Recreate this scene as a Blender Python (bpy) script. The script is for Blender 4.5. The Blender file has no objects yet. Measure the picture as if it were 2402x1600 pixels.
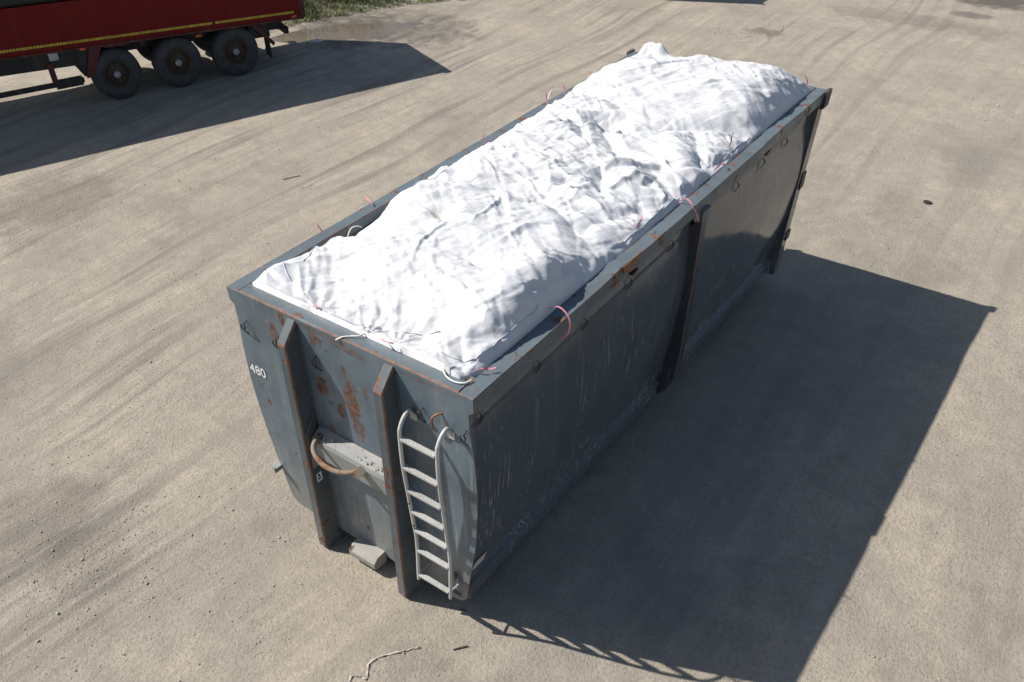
import bpy, bmesh, math, random
import numpy as np
from mathutils import Vector, Matrix
from mathutils.geometry import delaunay_2d_cdt

rng = np.random.default_rng(7)
random.seed(7)
scene = bpy.context.scene
C = scene.collection

# ------------------------------------------------------------------ camera
cam_d = bpy.data.cameras.new('camera')
cam = bpy.data.objects.new('camera', cam_d)
C.objects.link(cam)
cam.location = (3.90714, -3.45017, 6.21982)
cam.rotation_euler = (0.84455, 0.02776, 0.64978)
cam_d.sensor_width = 36.0
cam_d.lens = 36.0 * 1975.99 / 2402.0
cam_d.shift_x = 115.618 / 2402.0
cam_d.shift_y = 200.574 / 2402.0
cam_d.clip_start = 0.1
cam_d.clip_end = 2000.0
scene.camera = cam

# ------------------------------------------------------------------ sky and sun
SUN = Vector((2.43, 0.99, -2.58)).normalized()      # the way the light travels
world = bpy.data.worlds.new('World')
scene.world = world
world.use_nodes = True
wn = world.node_tree
wn.nodes.clear()
sky = wn.nodes.new('ShaderNodeTexSky')
sky.sky_type = 'NISHITA'
sky.sun_disc = False
sky.sun_elevation = math.asin(-SUN.z)
sky.sun_rotation = math.atan2(-SUN.x, -SUN.y)
bg = wn.nodes.new('ShaderNodeBackground')
bg.inputs['Strength'].default_value = 0.074
wo = wn.nodes.new('ShaderNodeOutputWorld')
wn.links.new(sky.outputs[0], bg.inputs['Color'])
wn.links.new(bg.outputs[0], wo.inputs['Surface'])
sun_d = bpy.data.lights.new('sun', 'SUN')
sun_d.energy = 5.0
sun_d.angle = math.radians(0.5)
sun_d.color = (1.0, 0.95, 0.88)
sun = bpy.data.objects.new('sun', sun_d)
C.objects.link(sun)
sun.location = (-20, -8, 25)
sun.rotation_euler = SUN.to_track_quat('-Z', 'Y').to_euler()
scene.view_settings.view_transform = 'Standard'
scene.view_settings.look = 'None'
scene.view_settings.gamma = 1.0
scene.view_settings.exposure = 0.42
scene.cycles.use_adaptive_sampling = True
scene.cycles.adaptive_threshold = 0.02
scene.cycles.use_denoising = True
scene.cycles.max_bounces = 4
scene.cycles.diffuse_bounces = 3
scene.cycles.glossy_bounces = 2

# ------------------------------------------------------------------ helpers
def link(name, me, mat=None, parent=None, loc=None):
    o = bpy.data.objects.new(name, me)
    C.objects.link(o)
    if mat is not None and me is not None and not me.materials:
        for m in (mat if isinstance(mat, (list, tuple)) else [mat]):
            me.materials.append(m)
    if parent is not None:
        o.parent = parent
    if loc is not None:
        o.location = loc
    return o

def tag(o, label=None, cat=None, group=None, kind=None):
    if label: o['label'] = label
    if cat: o['category'] = cat
    if group: o['group'] = group
    if kind: o['kind'] = kind
    return o

def empty(name, loc=(0, 0, 0), rz=0.0):
    o = bpy.data.objects.new(name, None)
    C.objects.link(o)
    o.location = loc
    o.rotation_euler = (0, 0, rz)
    o.empty_display_size = 0.2
    return o

def pymesh(name, verts, faces, smooth=False):
    me = bpy.data.meshes.new(name)
    me.from_pydata([tuple(map(float, p)) for p in verts], [], faces)
    me.update()
    if smooth:
        me.polygons.foreach_set('use_smooth', [True] * len(me.polygons))
    return me

class MB:
    def __init__(self):
        self.v = []; self.f = []
    def add(self, vs, fs):
        b = len(self.v)
        self.v += [tuple(p) for p in vs]
        self.f += [tuple(i + b for i in f) for f in fs]
        return self
    def box(self, x0, x1, y0, y1, z0, z1):
        vs = [(x0,y0,z0),(x1,y0,z0),(x1,y1,z0),(x0,y1,z0),(x0,y0,z1),(x1,y0,z1),(x1,y1,z1),(x0,y1,z1)]
        return self.add(vs, [(0,3,2,1),(4,5,6,7),(0,1,5,4),(1,2,6,5),(2,3,7,6),(3,0,4,7)])
    def prism_x(self, poly, x0, x1):          # poly of (y, z)
        n = len(poly)
        vs = [(x0, y, z) for y, z in poly] + [(x1, y, z) for y, z in poly]
        fs = [tuple(range(n)), tuple(range(2*n-1, n-1, -1))]
        fs += [(i, i+n, (i+1) % n + n, (i+1) % n) for i in range(n)]
        return self.add(vs, fs)
    def prism_y(self, poly, y0, y1):          # poly of (x, z)
        n = len(poly)
        vs = [(x, y0, z) for x, z in poly] + [(x, y1, z) for x, z in poly]
        fs = [tuple(range(n)), tuple(range(2*n-1, n-1, -1))]
        fs += [(i, i+n, (i+1) % n + n, (i+1) % n) for i in range(n)]
        return self.add(vs, fs)
    def tube(self, path, r, seg=8, cap=True):
        P = [Vector(p) for p in path]; n = len(P)
        rr = r if isinstance(r, (list, tuple)) else [r] * n
        t0 = (P[1] - P[0]).normalized()
        ref = Vector((0, 0, 1)) if abs(t0.z) < 0.9 else Vector((1, 0, 0))
        a = t0.cross(ref).normalized()
        vs = []
        for i in range(n):
            t = (P[min(i+1, n-1)] - P[max(i-1, 0)]).normalized()
            a = (a - t * a.dot(t)).normalized()
            b = t.cross(a)
            for k in range(seg):
                w = 2 * math.pi * k / seg
                vs.append(P[i] + (a * math.cos(w) + b * math.sin(w)) * rr[i])
        fs = []
        for i in range(n - 1):
            for k in range(seg):
                k2 = (k + 1) % seg
                fs.append((i*seg+k, i*seg+k2, (i+1)*seg+k2, (i+1)*seg+k))
        if cap:
            fs.append(tuple(range(seg-1, -1, -1)))
            fs.append(tuple((n-1)*seg + k for k in range(seg)))
        return self.add(vs, fs)
    def ribbon(self, path, wdir, w, th=0.0015):
        P = [Vector(p) for p in path]; n = len(P)
        vs = []
        for i in range(n):
            t = (P[min(i+1, n-1)] - P[max(i-1, 0)]).normalized()
            d = Vector(wdir[i] if isinstance(wdir[0], (tuple, list, Vector)) else wdir)
            d = (d - t * d.dot(t)).normalized()
            nn = t.cross(d)
            for sx, sz in ((-1, -1), (1, -1), (1, 1), (-1, 1)):
                vs.append(P[i] + d * (sx * w / 2) + nn * (sz * th / 2))
        fs = []
        for i in range(n - 1):
            for k in range(4):
                k2 = (k + 1) % 4
                fs.append((i*4+k, i*4+k2, (i+1)*4+k2, (i+1)*4+k))
        fs += [(3, 2, 1, 0), tuple((n-1)*4 + k for k in range(4))]
        return self.add(vs, fs)
    def lathe_x(self, prof, seg=32, c=(0, 0, 0)):   # prof of (x, r), closed surface of revolution about x
        n = len(prof); vs = []; fs = []
        for x, r in prof:
            for k in range(seg):
                w = 2 * math.pi * k / seg
                vs.append((c[0] + x, c[1] + r * math.cos(w), c[2] + r * math.sin(w)))
        for i in range(n - 1):
            for k in range(seg):
                k2 = (k + 1) % seg
                fs.append((i*seg+k, (i+1)*seg+k, (i+1)*seg+k2, i*seg+k2))
        return self.add(vs, fs)
    def build(self, name, mat, parent=None, smooth=False, bevel=0.0, bseg=2, bmat=None, autosmooth=None):
        me = pymesh(name, self.v, self.f, smooth)
        bm = bmesh.new(); bm.from_mesh(me)
        bmesh.ops.recalc_face_normals(bm, faces=bm.faces)
        bm.to_mesh(me); bm.free()
        o = link(name, me, mat, parent)
        if bevel:
            md = o.modifiers.new('bevel', 'BEVEL')
            md.width = bevel; md.segments = bseg; md.limit_method = 'ANGLE'; md.angle_limit = math.radians(40)
            if bmat is not None:
                md.material = bmat
        return o

def catmull(pts, n=6):
    P = [Vector(p) for p in pts]; out = []
    for i in range(len(P) - 1):
        p0 = P[max(i-1, 0)]; p1 = P[i]; p2 = P[i+1]; p3 = P[min(i+2, len(P)-1)]
        for k in range(n):
            t = k / n
            out.append(0.5 * ((2*p1) + (p2-p0)*t + (2*p0-5*p1+4*p2-p3)*t*t + (3*p1-p0-3*p2+p3)*t**3))
    out.append(P[-1])
    return out

def copy_tree(o, parent=None):
    c = o.copy(); C.objects.link(c); c.parent = parent
    for ch in list(o.children):
        copy_tree(ch, c)
    return c

# smooth value noise on arrays
_perm = rng.permutation(4096)
_val = rng.random(4096)
def vnoise(x, y, seed=0):
    xi = np.floor(x).astype(int); yi = np.floor(y).astype(int)
    fx = x - xi; fy = y - yi
    fx = fx*fx*(3-2*fx); fy = fy*fy*(3-2*fy)
    def h(a, b):
        return _val[_perm[(_perm[(a + seed*57) & 4095] + b) & 4095]]
    return (h(xi,yi)*(1-fx)+h(xi+1,yi)*fx)*(1-fy) + (h(xi,yi+1)*(1-fx)+h(xi+1,yi+1)*fx)*fy - 0.5
def fbm(x, y, oct=4, seed=0):
    s = 0; a = 1.0
    for k in range(oct):
        s = s + a * vnoise(x*2**k + 13.7*k, y*2**k - 7.1*k, seed+k); a *= 0.5
    return s

# ------------------------------------------------------------------ materials
class NT:
    """small wrapper for building a node material"""
    def __init__(self, name):
        self.m = bpy.data.materials.new(name); self.m.use_nodes = True
        self.t = self.m.node_tree; self.t.nodes.clear()
        self.out = self.t.nodes.new('ShaderNodeOutputMaterial')
        self.p = self.t.nodes.new('ShaderNodeBsdfPrincipled')
        self.t.links.new(self.p.outputs[0], self.out.inputs['Surface'])
        self._co = None
    def n(self, typ, **kw):
        nd = self.t.nodes.new(typ)
        for k, v in kw.items(): setattr(nd, k, v)
        return nd
    def l(self, a, b): self.t.links.new(a, b)
    def co(self):
        if self._co is None:
            self._co = self.n('ShaderNodeTexCoord').outputs['Object']
        return self._co
    def setin(self, sock, v):
        if hasattr(v, 'is_linked') or isinstance(v, bpy.types.NodeSocket): self.l(v, sock)
        else: sock.default_value = v
    def map(self, scale=(1,1,1), rot=(0,0,0), loc=(0,0,0), vec=None):
        mp = self.n('ShaderNodeMapping')
        mp.inputs['Scale'].default_value = scale; mp.inputs['Rotation'].default_value = rot
        mp.inputs['Location'].default_value = loc
        self.l(vec if vec is not None else self.co(), mp.inputs['Vector'])
        return mp.outputs[0]
    def noise(self, scale, detail=4, rough=0.55, vec=None, dist=0.0):
        nd = self.n('ShaderNodeTexNoise')
        nd.inputs['Scale'].default_value = scale; nd.inputs['Detail'].default_value = detail
        nd.inputs['Roughness'].default_value = rough; nd.inputs['Distortion'].default_value = dist
        self.l(vec if vec is not None else self.co(), nd.inputs['Vector'])
        return nd.outputs['Fac']
    def voro(self, scale, feature='F1', vec=None, out='Distance'):
        nd = self.n('ShaderNodeTexVoronoi', feature=feature)
        nd.inputs['Scale'].default_value = scale
        self.l(vec if vec is not None else self.co(), nd.inputs['Vector'])
        return nd.outputs[out]
    def ramp(self, fac, stops):
        r = self.n('ShaderNodeValToRGB')
        el = r.color_ramp.elements
        while len(el) > 1: el.remove(el[-1])
        el[0].position = stops[0][0]; el[0].color = self._c(stops[0][1])
        for p, c in stops[1:]:
            e = el.new(p); e.color = self._c(c)
        self.l(fac, r.inputs[0])
        return r.outputs[0]
    def _c(self, c):
        return (c, c, c, 1) if isinstance(c, (int, float)) else tuple(c) + (1,)
    def math(self, op, a, b=None, c=None, clamp=False):
        nd = self.n('ShaderNodeMath', operation=op); nd.use_clamp = clamp
        self.setin(nd.inputs[0], a)
        if b is not None: self.setin(nd.inputs[1], b)
        if c is not None: self.setin(nd.inputs[2], c)
        return nd.outputs[0]
    def step(self, x, lo, hi):
        nd = self.n('ShaderNodeMapRange', interpolation_type='SMOOTHSTEP')
        self.setin(nd.inputs['Value'], x)
        nd.inputs['From Min'].default_value = lo; nd.inputs['From Max'].default_value = hi
        return nd.outputs[0]
    def mix(self, f, a, b):
        nd = self.n('ShaderNodeMix', data_type='RGBA')
        self.setin(nd.inputs[0], f)
        for s, v in ((nd.inputs[6], a), (nd.inputs[7], b)):
            if isinstance(v, bpy.types.NodeSocket): self.l(v, s)
            else: s.default_value = self._c(v)
        return nd.outputs[2]
    def bump(self, h, strength=0.3, dist=0.02, normal=None):
        b = self.n('ShaderNodeBump')
        b.inputs['Strength'].default_value = strength; b.inputs['Distance'].default_value = dist
        self.l(h, b.inputs['Height'])
        if normal is not None: self.l(normal, b.inputs['Normal'])
        return b.outputs[0]
    def sep(self):
        s = self.n('ShaderNodeSeparateXYZ'); self.l(self.co(), s.inputs[0]); return s.outputs
    def done(self, color=None, rough=None, metal=None, normal=None, spec=None):
        if color is not None:
            if isinstance(color, bpy.types.NodeSocket): self.l(color, self.p.inputs['Base Color'])
            else: self.p.inputs['Base Color'].default_value = self._c(color)
        if rough is not None: self.setin(self.p.inputs['Roughness'], rough)
        if metal is not None: self.setin(self.p.inputs['Metallic'], metal)
        if normal is not None: self.l(normal, self.p.inputs['Normal'])
        if spec is not None: self.setin(self.p.inputs['Specular IOR Level'], spec)
        return self.m

RUST_A, RUST_B, RUST_C = (0.225, 0.105, 0.055), (0.10, 0.045, 0.025), (0.035, 0.022, 0.016)
PAINT = (0.118, 0.163, 0.198)

def steel_mat(name, base=PAINT, rough=(0.22, 0.42), rust=0.0, blobs=(), scratches=0.0, grime=0.5, lowdust=0.0, streak_axis='z'):
    """worn paint over steel: grime clouds, run marks, pale scratches, rust by noise and by placed stains"""
    a = NT(name)
    xyz = a.sep()
    big = a.noise(1.7, 5, 0.6)
    runs = a.noise(1.0, 5, 0.65, vec=a.map(scale=(9, 9, 0.7)))
    fine = a.noise(38, 5, 0.65)
    col = a.mix(a.math('MULTIPLY', a.step(big, 0.38, 0.68), grime), base, tuple(c*0.60 for c in base))
    col = a.mix(a.math('MULTIPLY', a.step(runs, 0.52, 0.75), 0.35*grime+0.1), col, (0.24, 0.24, 0.215))
    col = a.mix(a.math('MULTIPLY', a.step(fine, 0.55, 0.75), 0.22), col, tuple(c*1.5 for c in base))
    scr_h = None
    if scratches > 0:
        s1 = a.noise(1.0, 2, 0.5, vec=a.map(scale=(55, 55, 2.1), rot=(0.12, 0.08, 0)))
        s2 = a.noise(1.0, 2, 0.5, vec=a.map(scale=(28, 36, 1.6), rot=(-0.28, -0.18, 0)))
        low = a.math('MULTIPLY_ADD', xyz[2], -0.42, 1.05, clamp=True)
        patch = a.step(a.noise(1.3, 3, 0.6, vec=a.map(loc=(3.1, 1.7, 0.4))), 0.40, 0.62)
        m = a.math('MAXIMUM', a.step(s1, 0.630, 0.68), a.step(s2, 0.650, 0.69))
        m = a.math('MULTIPLY', a.math('MULTIPLY', m, low), a.math('MULTIPLY', patch, scratches), clamp=True)
        col = a.mix(m, col, (0.42, 0.40, 0.34))
        fk = a.step(a.voro(1.0, vec=a.map(scale=(24, 24, 9), loc=(.3, .7, .1))), .13, .07)
        fk = a.math('MULTIPLY', fk, a.step(a.noise(2.2, 4, .6, vec=a.map(loc=(8, 3, 1))), .47, .60))
        col = a.mix(a.math('MULTIPLY', fk, min(.8, scratches)), col, (0.45, 0.45, 0.42))
    if lowdust > 0:
        d = a.math('MULTIPLY', a.step(a.math('MULTIPLY_ADD', a.noise(6, 4, 0.6), 0.55, a.math('MULTIPLY', xyz[2], -1.0)), -0.75, 0.25), lowdust)
        col = a.mix(d, col, (0.30, 0.27, 0.225))
    mask = None
    if rust > 0:
        r1 = a.noise(5.5, 8, 0.68, vec=a.map(loc=(5.2, 2.1, 8.3)))
        mask = a.step(r1, 0.66 - 0.22*rust, 0.70 - 0.22*rust)
    if blobs:
        wob = a.n('ShaderNodeTexNoise'); wob.inputs['Scale'].default_value = 9; wob.inputs['Detail'].default_value = 6
        wob.inputs['Roughness'].default_value = 0.7
        a.l(a.co(), wob.inputs['Vector'])
        wob2 = a.noise(26, 5, .7, vec=a.map(scale=(1.6, 1, .55), loc=(2, 2, 2)))
        for (bx, bz, rx, rz, k) in blobs:
            dx = a.math('MULTIPLY', a.math('SUBTRACT', xyz[0], bx), 1/rx)
            dz = a.math('MULTIPLY', a.math('SUBTRACT', xyz[2], bz), 1/rz)
            d2 = a.math('ADD', a.math('MULTIPLY', dx, dx), a.math('MULTIPLY', dz, dz))
            d2 = a.math('ADD', d2, a.math('MULTIPLY_ADD', wob.outputs['Fac'], 3.2, -1.6))
            b = a.math('MULTIPLY', a.step(d2, 1.15, 0.35), k)
            b = a.math('MULTIPLY', b, a.step(wob2, .30, .52))
            # smoothstep with reversed limits
            mask = b if mask is None else a.math('MAXIMUM', mask, b)
    rgh = a.math('MULTIPLY_ADD', a.step(big, 0.3, 0.7), rough[1]-rough[0], rough[0])
    hgt = a.math('MULTIPLY', fine, 0.15)
    if mask is not None:
        rc = a.ramp(a.noise(14, 6, 0.7), [(0.30, RUST_C), (0.48, RUST_B), (0.66, RUST_A)])
        col = a.mix(mask, col, rc)
        rgh = a.math('MAXIMUM', rgh, a.math('MULTIPLY', mask, 0.85))
        hgt = a.math('ADD', hgt, a.math('MULTIPLY', mask, a.noise(60, 4, 0.7)))
    return a.done(col, rgh, normal=a.bump(hgt, 0.25, 0.004))

def rust_mat(name, paint=PAINT, amount=0.6, c=None):
    a = NT(name)
    rc = a.ramp(a.noise(17, 6, 0.7), [(0.30, RUST_B), (0.5, RUST_A), (0.68, (0.29, 0.165, 0.09))])
    m = a.step(a.noise(3.4, 6, 0.62), 0.62-0.35*amount, 0.70-0.35*amount)
    col = a.mix(m, tuple(x*1.25 for x in paint), rc)
    return a.done(col, 0.75, normal=a.bump(a.noise(70, 4, 0.7), 0.4, 0.004))

def plain(name, col, rough=0.6, metal=0.0, var=0.2, scale=8.0, spec=None, bump=0.0):
    a = NT(name)
    k = a.noise(scale, 5, 0.6)
    c = a.mix(a.step(k, 0.35, 0.7), tuple(x*(1-var) for x in col), tuple(min(1, x*(1+var)) for x in col))
    nrm = a.bump(a.noise(scale*6, 4, 0.6), bump, 0.004) if bump else None
    return a.done(c, rough, metal, nrm, spec)

# ------------------------------------------------------------------ ground
def make_ground_mat():
    a = NT('compacted gravel')
    xyz = a.sep()
    # wheel tracks run along the yard and swing a little
    warp = a.n('ShaderNodeTexNoise'); warp.inputs['Scale'].default_value = 0.11; warp.inputs['Detail'].default_value = 2
    a.l(a.co(), warp.inputs['Vector'])
    vw = a.n('ShaderNodeVectorMath', operation='MULTIPLY_ADD')
    a.l(warp.outputs['Color'], vw.inputs[0]); vw.inputs[1].default_value = (1.6, 1.6, 0); a.l(a.co(), vw.inputs[2])
    t1 = a.noise(1.0, 4, 0.66, vec=a.map(scale=(2.6, 0.22, 1), rot=(0, 0, math.radians(17)), vec=vw.outputs[0]))
    t2 = a.noise(1.0, 4, 0.68, vec=a.map(scale=(9.0, 0.55, 1), rot=(0, 0, math.radians(23)), vec=vw.outputs[0]))
    t3 = a.noise(1.0, 3, 0.6, vec=a.map(scale=(1.5, 0.35, 1), rot=(0, 0, math.radians(-4)), loc=(9, 3, 0), vec=vw.outputs[0]))
    cl = a.noise(0.55, 3, 0.6, vec=a.map(loc=(4.0, 1.0, 0)))
    gr = a.noise(30, 4, 0.75)
    sp = a.noise(120, 2, 0.7)
    col = a.mix(a.step(cl, 0.34, 0.62), (0.431, 0.375, 0.298), (0.349, 0.310, 0.256))
    trk = a.math('MULTIPLY_ADD', a.step(xyz[0], 2.5, -4.0), .75, .32)
    trk = a.math('MULTIPLY', trk, a.step(a.noise(.35, 2, .6, vec=a.map(loc=(7, 2, 0))), .25, .62))
    col = a.mix(a.math('MULTIPLY', a.math('MULTIPLY', a.step(t1, 0.40, 0.66), 0.55), trk), col, (0.486, 0.430, 0.347))
    col = a.mix(a.math('MULTIPLY', a.math('MULTIPLY', a.step(t1, 0.50, 0.30), 0.55), trk), col, (0.274, 0.244, 0.204))
    col = a.mix(a.math('MULTIPLY', a.math('MULTIPLY', a.step(t2, 0.52, 0.34), 0.50), trk), col, (0.274, 0.240, 0.194))
    col = a.mix(a.math('MULTIPLY', a.step(t3, 0.55, 0.75), 0.35), col, (0.283, 0.265, 0.232))
    col = a.mix(a.math('MULTIPLY', a.step(gr, 0.50, 0.33), 0.62), col, (0.193, 0.165, 0.132))
    col = a.mix(a.math('MULTIPLY', a.step(gr, 0.56, 0.72), 0.35), col, (0.528, 0.470, 0.380))
    col = a.mix(a.math('MULTIPLY', a.step(sp, 0.58, 0.70), 0.5), col, (0.172, 0.149, 0.124))
    tb = a.noise(1.0, 3, 0.6, vec=a.map(scale=(3.3, 0.07, 1), rot=(0, 0, math.radians(24)), loc=(5, 1, 0), vec=vw.outputs[0]))
    col = a.mix(a.math('MULTIPLY', a.math('MULTIPLY', a.step(tb, 0.50, 0.36), 0.78), trk), col, (0.205, 0.184, 0.158))
    tc = a.noise(1.0, 3, 0.6, vec=a.map(scale=(2.6, 0.09, 1), rot=(0, 0, math.radians(-3)), loc=(1, 7, 0), vec=vw.outputs[0]))
    col = a.mix(a.math('MULTIPLY', a.math('MULTIPLY', a.step(tc, 0.56, 0.70), 0.40), a.step(xyz[0], .5, 3.0)), col, (0.43, 0.39, 0.335))
    md = a.noise(4.2, 4, .72, vec=a.map(loc=(2, 5, 0)))
    col = a.mix(a.math('MULTIPLY', a.step(md, .58, .36), .45), col, (0.287, 0.255, 0.213))
    col = a.mix(a.math('MULTIPLY', a.step(md, .56, .76), .28), col, (0.500, 0.446, 0.366))
    pit = a.math('MULTIPLY', a.step(a.voro(75), .26, .10), a.step(a.noise(3.1, 2, .65), .42, .60))
    col = a.mix(a.math('MULTIPLY', pit, .8), col, (0.129, 0.113, 0.093))
    cg = a.noise(.42, 4, .62, vec=a.map(loc=(11, 4, 0)))
    col = a.mix(a.math('MULTIPLY', a.math('MULTIPLY', a.step(cg, .52, .64), a.step(a.voro(34), .12, .42)), .30), col, (0.16, 0.148, 0.132))
    # damp, oily and muddy stains at fixed places (x, y, rx, ry, strength)
    wob = a.noise(2.6, 3, 0.68, vec=a.map(loc=(1.0, 8.0, 0)))
    for (sx, sy, rx, ry, k) in ((0.66, 21.92, 1.0, 0.75, .9), (0.49, 20.47, 0.5, 0.28, .6), (-10.2, 12.75, 1.9, 1.5, .55), (-3.06, 16.82, .45, .35, .55), (-9.28, 2.60, .9, 1.3, .35),
                                (-2.22, -1.57, .6, .5, .22), (-11.35, 11.85, 1.5, 1.5, .75), (1.14, -0.63, .4, .3, .18), (-3.07, -1.64, .7, .8, .3), (-0.47, 19.40, 2.2, .6, .3)):
        dx = a.math('MULTIPLY', a.math('SUBTRACT', xyz[0], sx), 1/rx)
        dy = a.math('MULTIPLY', a.math('SUBTRACT', xyz[1], sy), 1/ry)
        d2 = a.math('ADD', a.math('MULTIPLY', dx, dx), a.math('MULTIPLY', dy, dy))
        d2 = a.math('ADD', d2, a.math('MULTIPLY_ADD', wob, 2.4, -1.2))
        col = a.mix(a.math('MULTIPLY', a.step(d2, 1.25, 0.15), k), col, (0.095, 0.083, 0.073))
    h = a.math('ADD', a.math('MULTIPLY', gr, 1.0), a.math('MULTIPLY', a.math('MULTIPLY', t2, trk), 0.8))
    h = a.math('ADD', h, a.math('MULTIPLY', md, 1.1))
    h = a.math('SUBTRACT', h, a.math('MULTIPLY', pit, .25))
    h = a.math('ADD', h, a.math('MULTIPLY', sp, 0.35))
    return a.done(col, 0.93, normal=a.bump(h, 0.8, 0.022), spec=0.25)

PUD = (-11.25, 11.80)
def ground_z(x, y):
    z = 0.012 * fbm(x*0.45, y*0.45, 3, 3)
    ang = math.radians(17)
    s = x*math.cos(ang) - y*math.sin(ang); t = x*math.sin(ang) + y*math.cos(ang)
    z = z + 0.008 * fbm(s*2.4 + 0.6*vnoise(x*.2, y*.2, 9), t*0.25, 3, 11)
    z = z + 0.0045 * fbm(x*7, y*7, 2, 21)
    # rough broken patches
    for (px, py, r, a) in ((-2.20, -1.61, .55, .018), (-9.79, 12.30, 1.3, .028), (-9.35, 13.43, 1.0, .022), (-3.06, 16.59, .7, .03), (-0.67, -0.20, .5, .008), (1.11, -0.57, .4, .012), (4.05, 2.19, .5, .012), (1.19, 11.12, 1.0, .012)):
        w = np.exp(-((x-px)**2 + (y-py)**2) / r**2)
        z = z + w * a * fbm(x*5.5, y*4.0, 4, 31)
    # ruts and ridges beside the puddle
    w = np.exp(-(((x+9.8)/1.2)**2 + ((y-12.9)/1.65)**2))
    z = z + w * 0.07 * np.maximum(0, fbm((x-0.5*y)*3.2, (y+0.5*x)*0.9, 3, 41))
    # puddle hollow (an ellipse lying along the verge) and the verge itself rising behind it
    dx, dy = x-PUD[0], y-PUD[1]
    a_ = dx*0.62 + dy*0.785; b_ = dx*0.785 - dy*0.62
    d = np.sqrt((a_/1.45)**2 + (b_/0.46)**2) + 0.30*fbm(x*1.6, y*1.6, 3, 51)
    z = z - 0.09 * np.clip(1.4 - d, 0, 1)
    e = verge_dist(x, y)
    z = z + 0.28 * np.clip(e/2.5, 0, 1) ** 1.2
    # keep the ground below the skids of the container and the trailer wheels
    k = np.exp(-((np.maximum(np.abs(x)-1.0, 0))**2 + (np.maximum(np.abs(y-3.35)-3.4, 0))**2) / 0.15)
    z = z * (1-k) - 0.003*k
    return z

VERGE = [(-17.82, 9.97), (-13.07, 10.56), (-12.45, 12.26), (-11.67, 13.84), (-10.71, 15.19), (-9.03, 16.84), (-7.80, 18.85), (-6.49, 24.75)]
def verge_dist(x, y):
    """distance beyond the verge line (positive on the grass side)"""
    V = np.array(VERGE); best = np.full(np.shape(x), 1e9); sign = np.zeros(np.shape(x))
    for i in range(len(V)-1):
        p, q = V[i], V[i+1]; d = q-p; L2 = d@d
        t = np.clip(((x-p[0])*d[0] + (y-p[1])*d[1])/L2, 0, 1)
        ex = x-(p[0]+t*d[0]); ey = y-(p[1]+t*d[1])
        dd = np.sqrt(ex*ex+ey*ey); s = np.sign(d[0]*ey - d[1]*ex)
        m = dd < best
        best = np.where(m, dd, best); sign = np.where(m, s, sign)
    return best*sign

def axis(lo, hi, step, far):
    mid = list(np.arange(lo, hi+1e-6, step)); a = []; d = step; x = lo
    while x > -far: d *= 1.35; x -= d; a.append(x)
    b = []; d = step; x = mid[-1]
    while x < far: d *= 1.35; x += d; b.append(x)
    return np.array(a[::-1] + mid + b)
gx = axis(-15.5, 6.2, 0.05, 400.0); gy = axis(-4.5, 22.5, 0.05, 400.0)
GX, GY = np.meshgrid(gx, gy, indexing='ij')
GZ = ground_z(GX, GY)
fade = np.clip(1 - (np.maximum(np.abs(GX+4)-20, 0) + np.maximum(np.abs(GY-8)-20, 0))/10, 0, 1)
GZ = GZ*fade
nx_, ny_ = GX.shape
idx = np.arange(nx_*ny_).reshape(nx_, ny_)
quads = np.stack([idx[:-1,:-1], idx[1:,:-1], idx[1:,1:], idx[:-1,1:]], -1).reshape(-1, 4)
def grid_mesh(name, co, quads, smooth=True):
    me = bpy.data.meshes.new(name)
    me.vertices.add(len(co)); me.vertices.foreach_set('co', co.astype(np.float32).ravel())
    me.loops.add(quads.size); me.loops.foreach_set('vertex_index', quads.astype(np.int32).ravel())
    me.polygons.add(len(quads)); me.polygons.foreach_set('loop_start', np.arange(0, quads.size, 4, dtype=np.int32))
    me.update(calc_edges=True)
    me.polygons.foreach_set('use_smooth', np.full(len(quads), smooth))
    return me
ground = link('ground', grid_mesh('ground', np.stack([GX, GY, GZ], -1).reshape(-1, 3), quads), make_ground_mat())
tag(ground, 'dusty compacted gravel yard with faint wheel tracks', None, None, 'structure')

def gz(x, y):
    return float(ground_z(np.array([float(x)]), np.array([float(y)]))[0])

# puddle water in the hollow
def puddle():
    a = NT('muddy water')
    k = a.noise(1.3, 4, 0.6)
    col = a.mix(a.step(k, 0.35, 0.65), (0.115, 0.088, 0.055), (0.15, 0.118, 0.078))
    m = a.done(col, 0.06, normal=a.bump(a.noise(9, 3, 0.5), 0.03, 0.01))
    vs = [(PUD[0], PUD[1], -0.010)]; n = 48
    for i in range(n):
        w = 2*math.pi*i/n
        a_ = 1.95*math.cos(w); b_ = 0.82*math.sin(w)
        vs.append((PUD[0]+a_*0.62+b_*0.785, PUD[1]+a_*0.785-b_*0.62, -0.010))
    fs = [(0, 1+i, 1+(i+1) % n) for i in range(n)]
    o = link('puddle', pymesh('puddle', vs, fs), m)
    tag(o, 'shallow brown puddle beside the grass verge', None, None, 'structure')
puddle()

# ------------------------------------------------------------------ container
HT = 2.454; LEN = 6.553; WD = 1.25
SCL = 1.037; LIFT = 0.045
root = empty('skip_container', (0, LEN/2*SCL, LIFT)); root.scale = (1, SCL, SCL)
tag(root, 'blue grey steel roll-off container number 480 heaped with a white bag', 'container')
def P_(o):                           # parts are modelled in world numbers, the root stands at mid length
    o.parent = root; o.location = (o.location.x, o.location.y - LEN/2, o.location.z); return o

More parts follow.
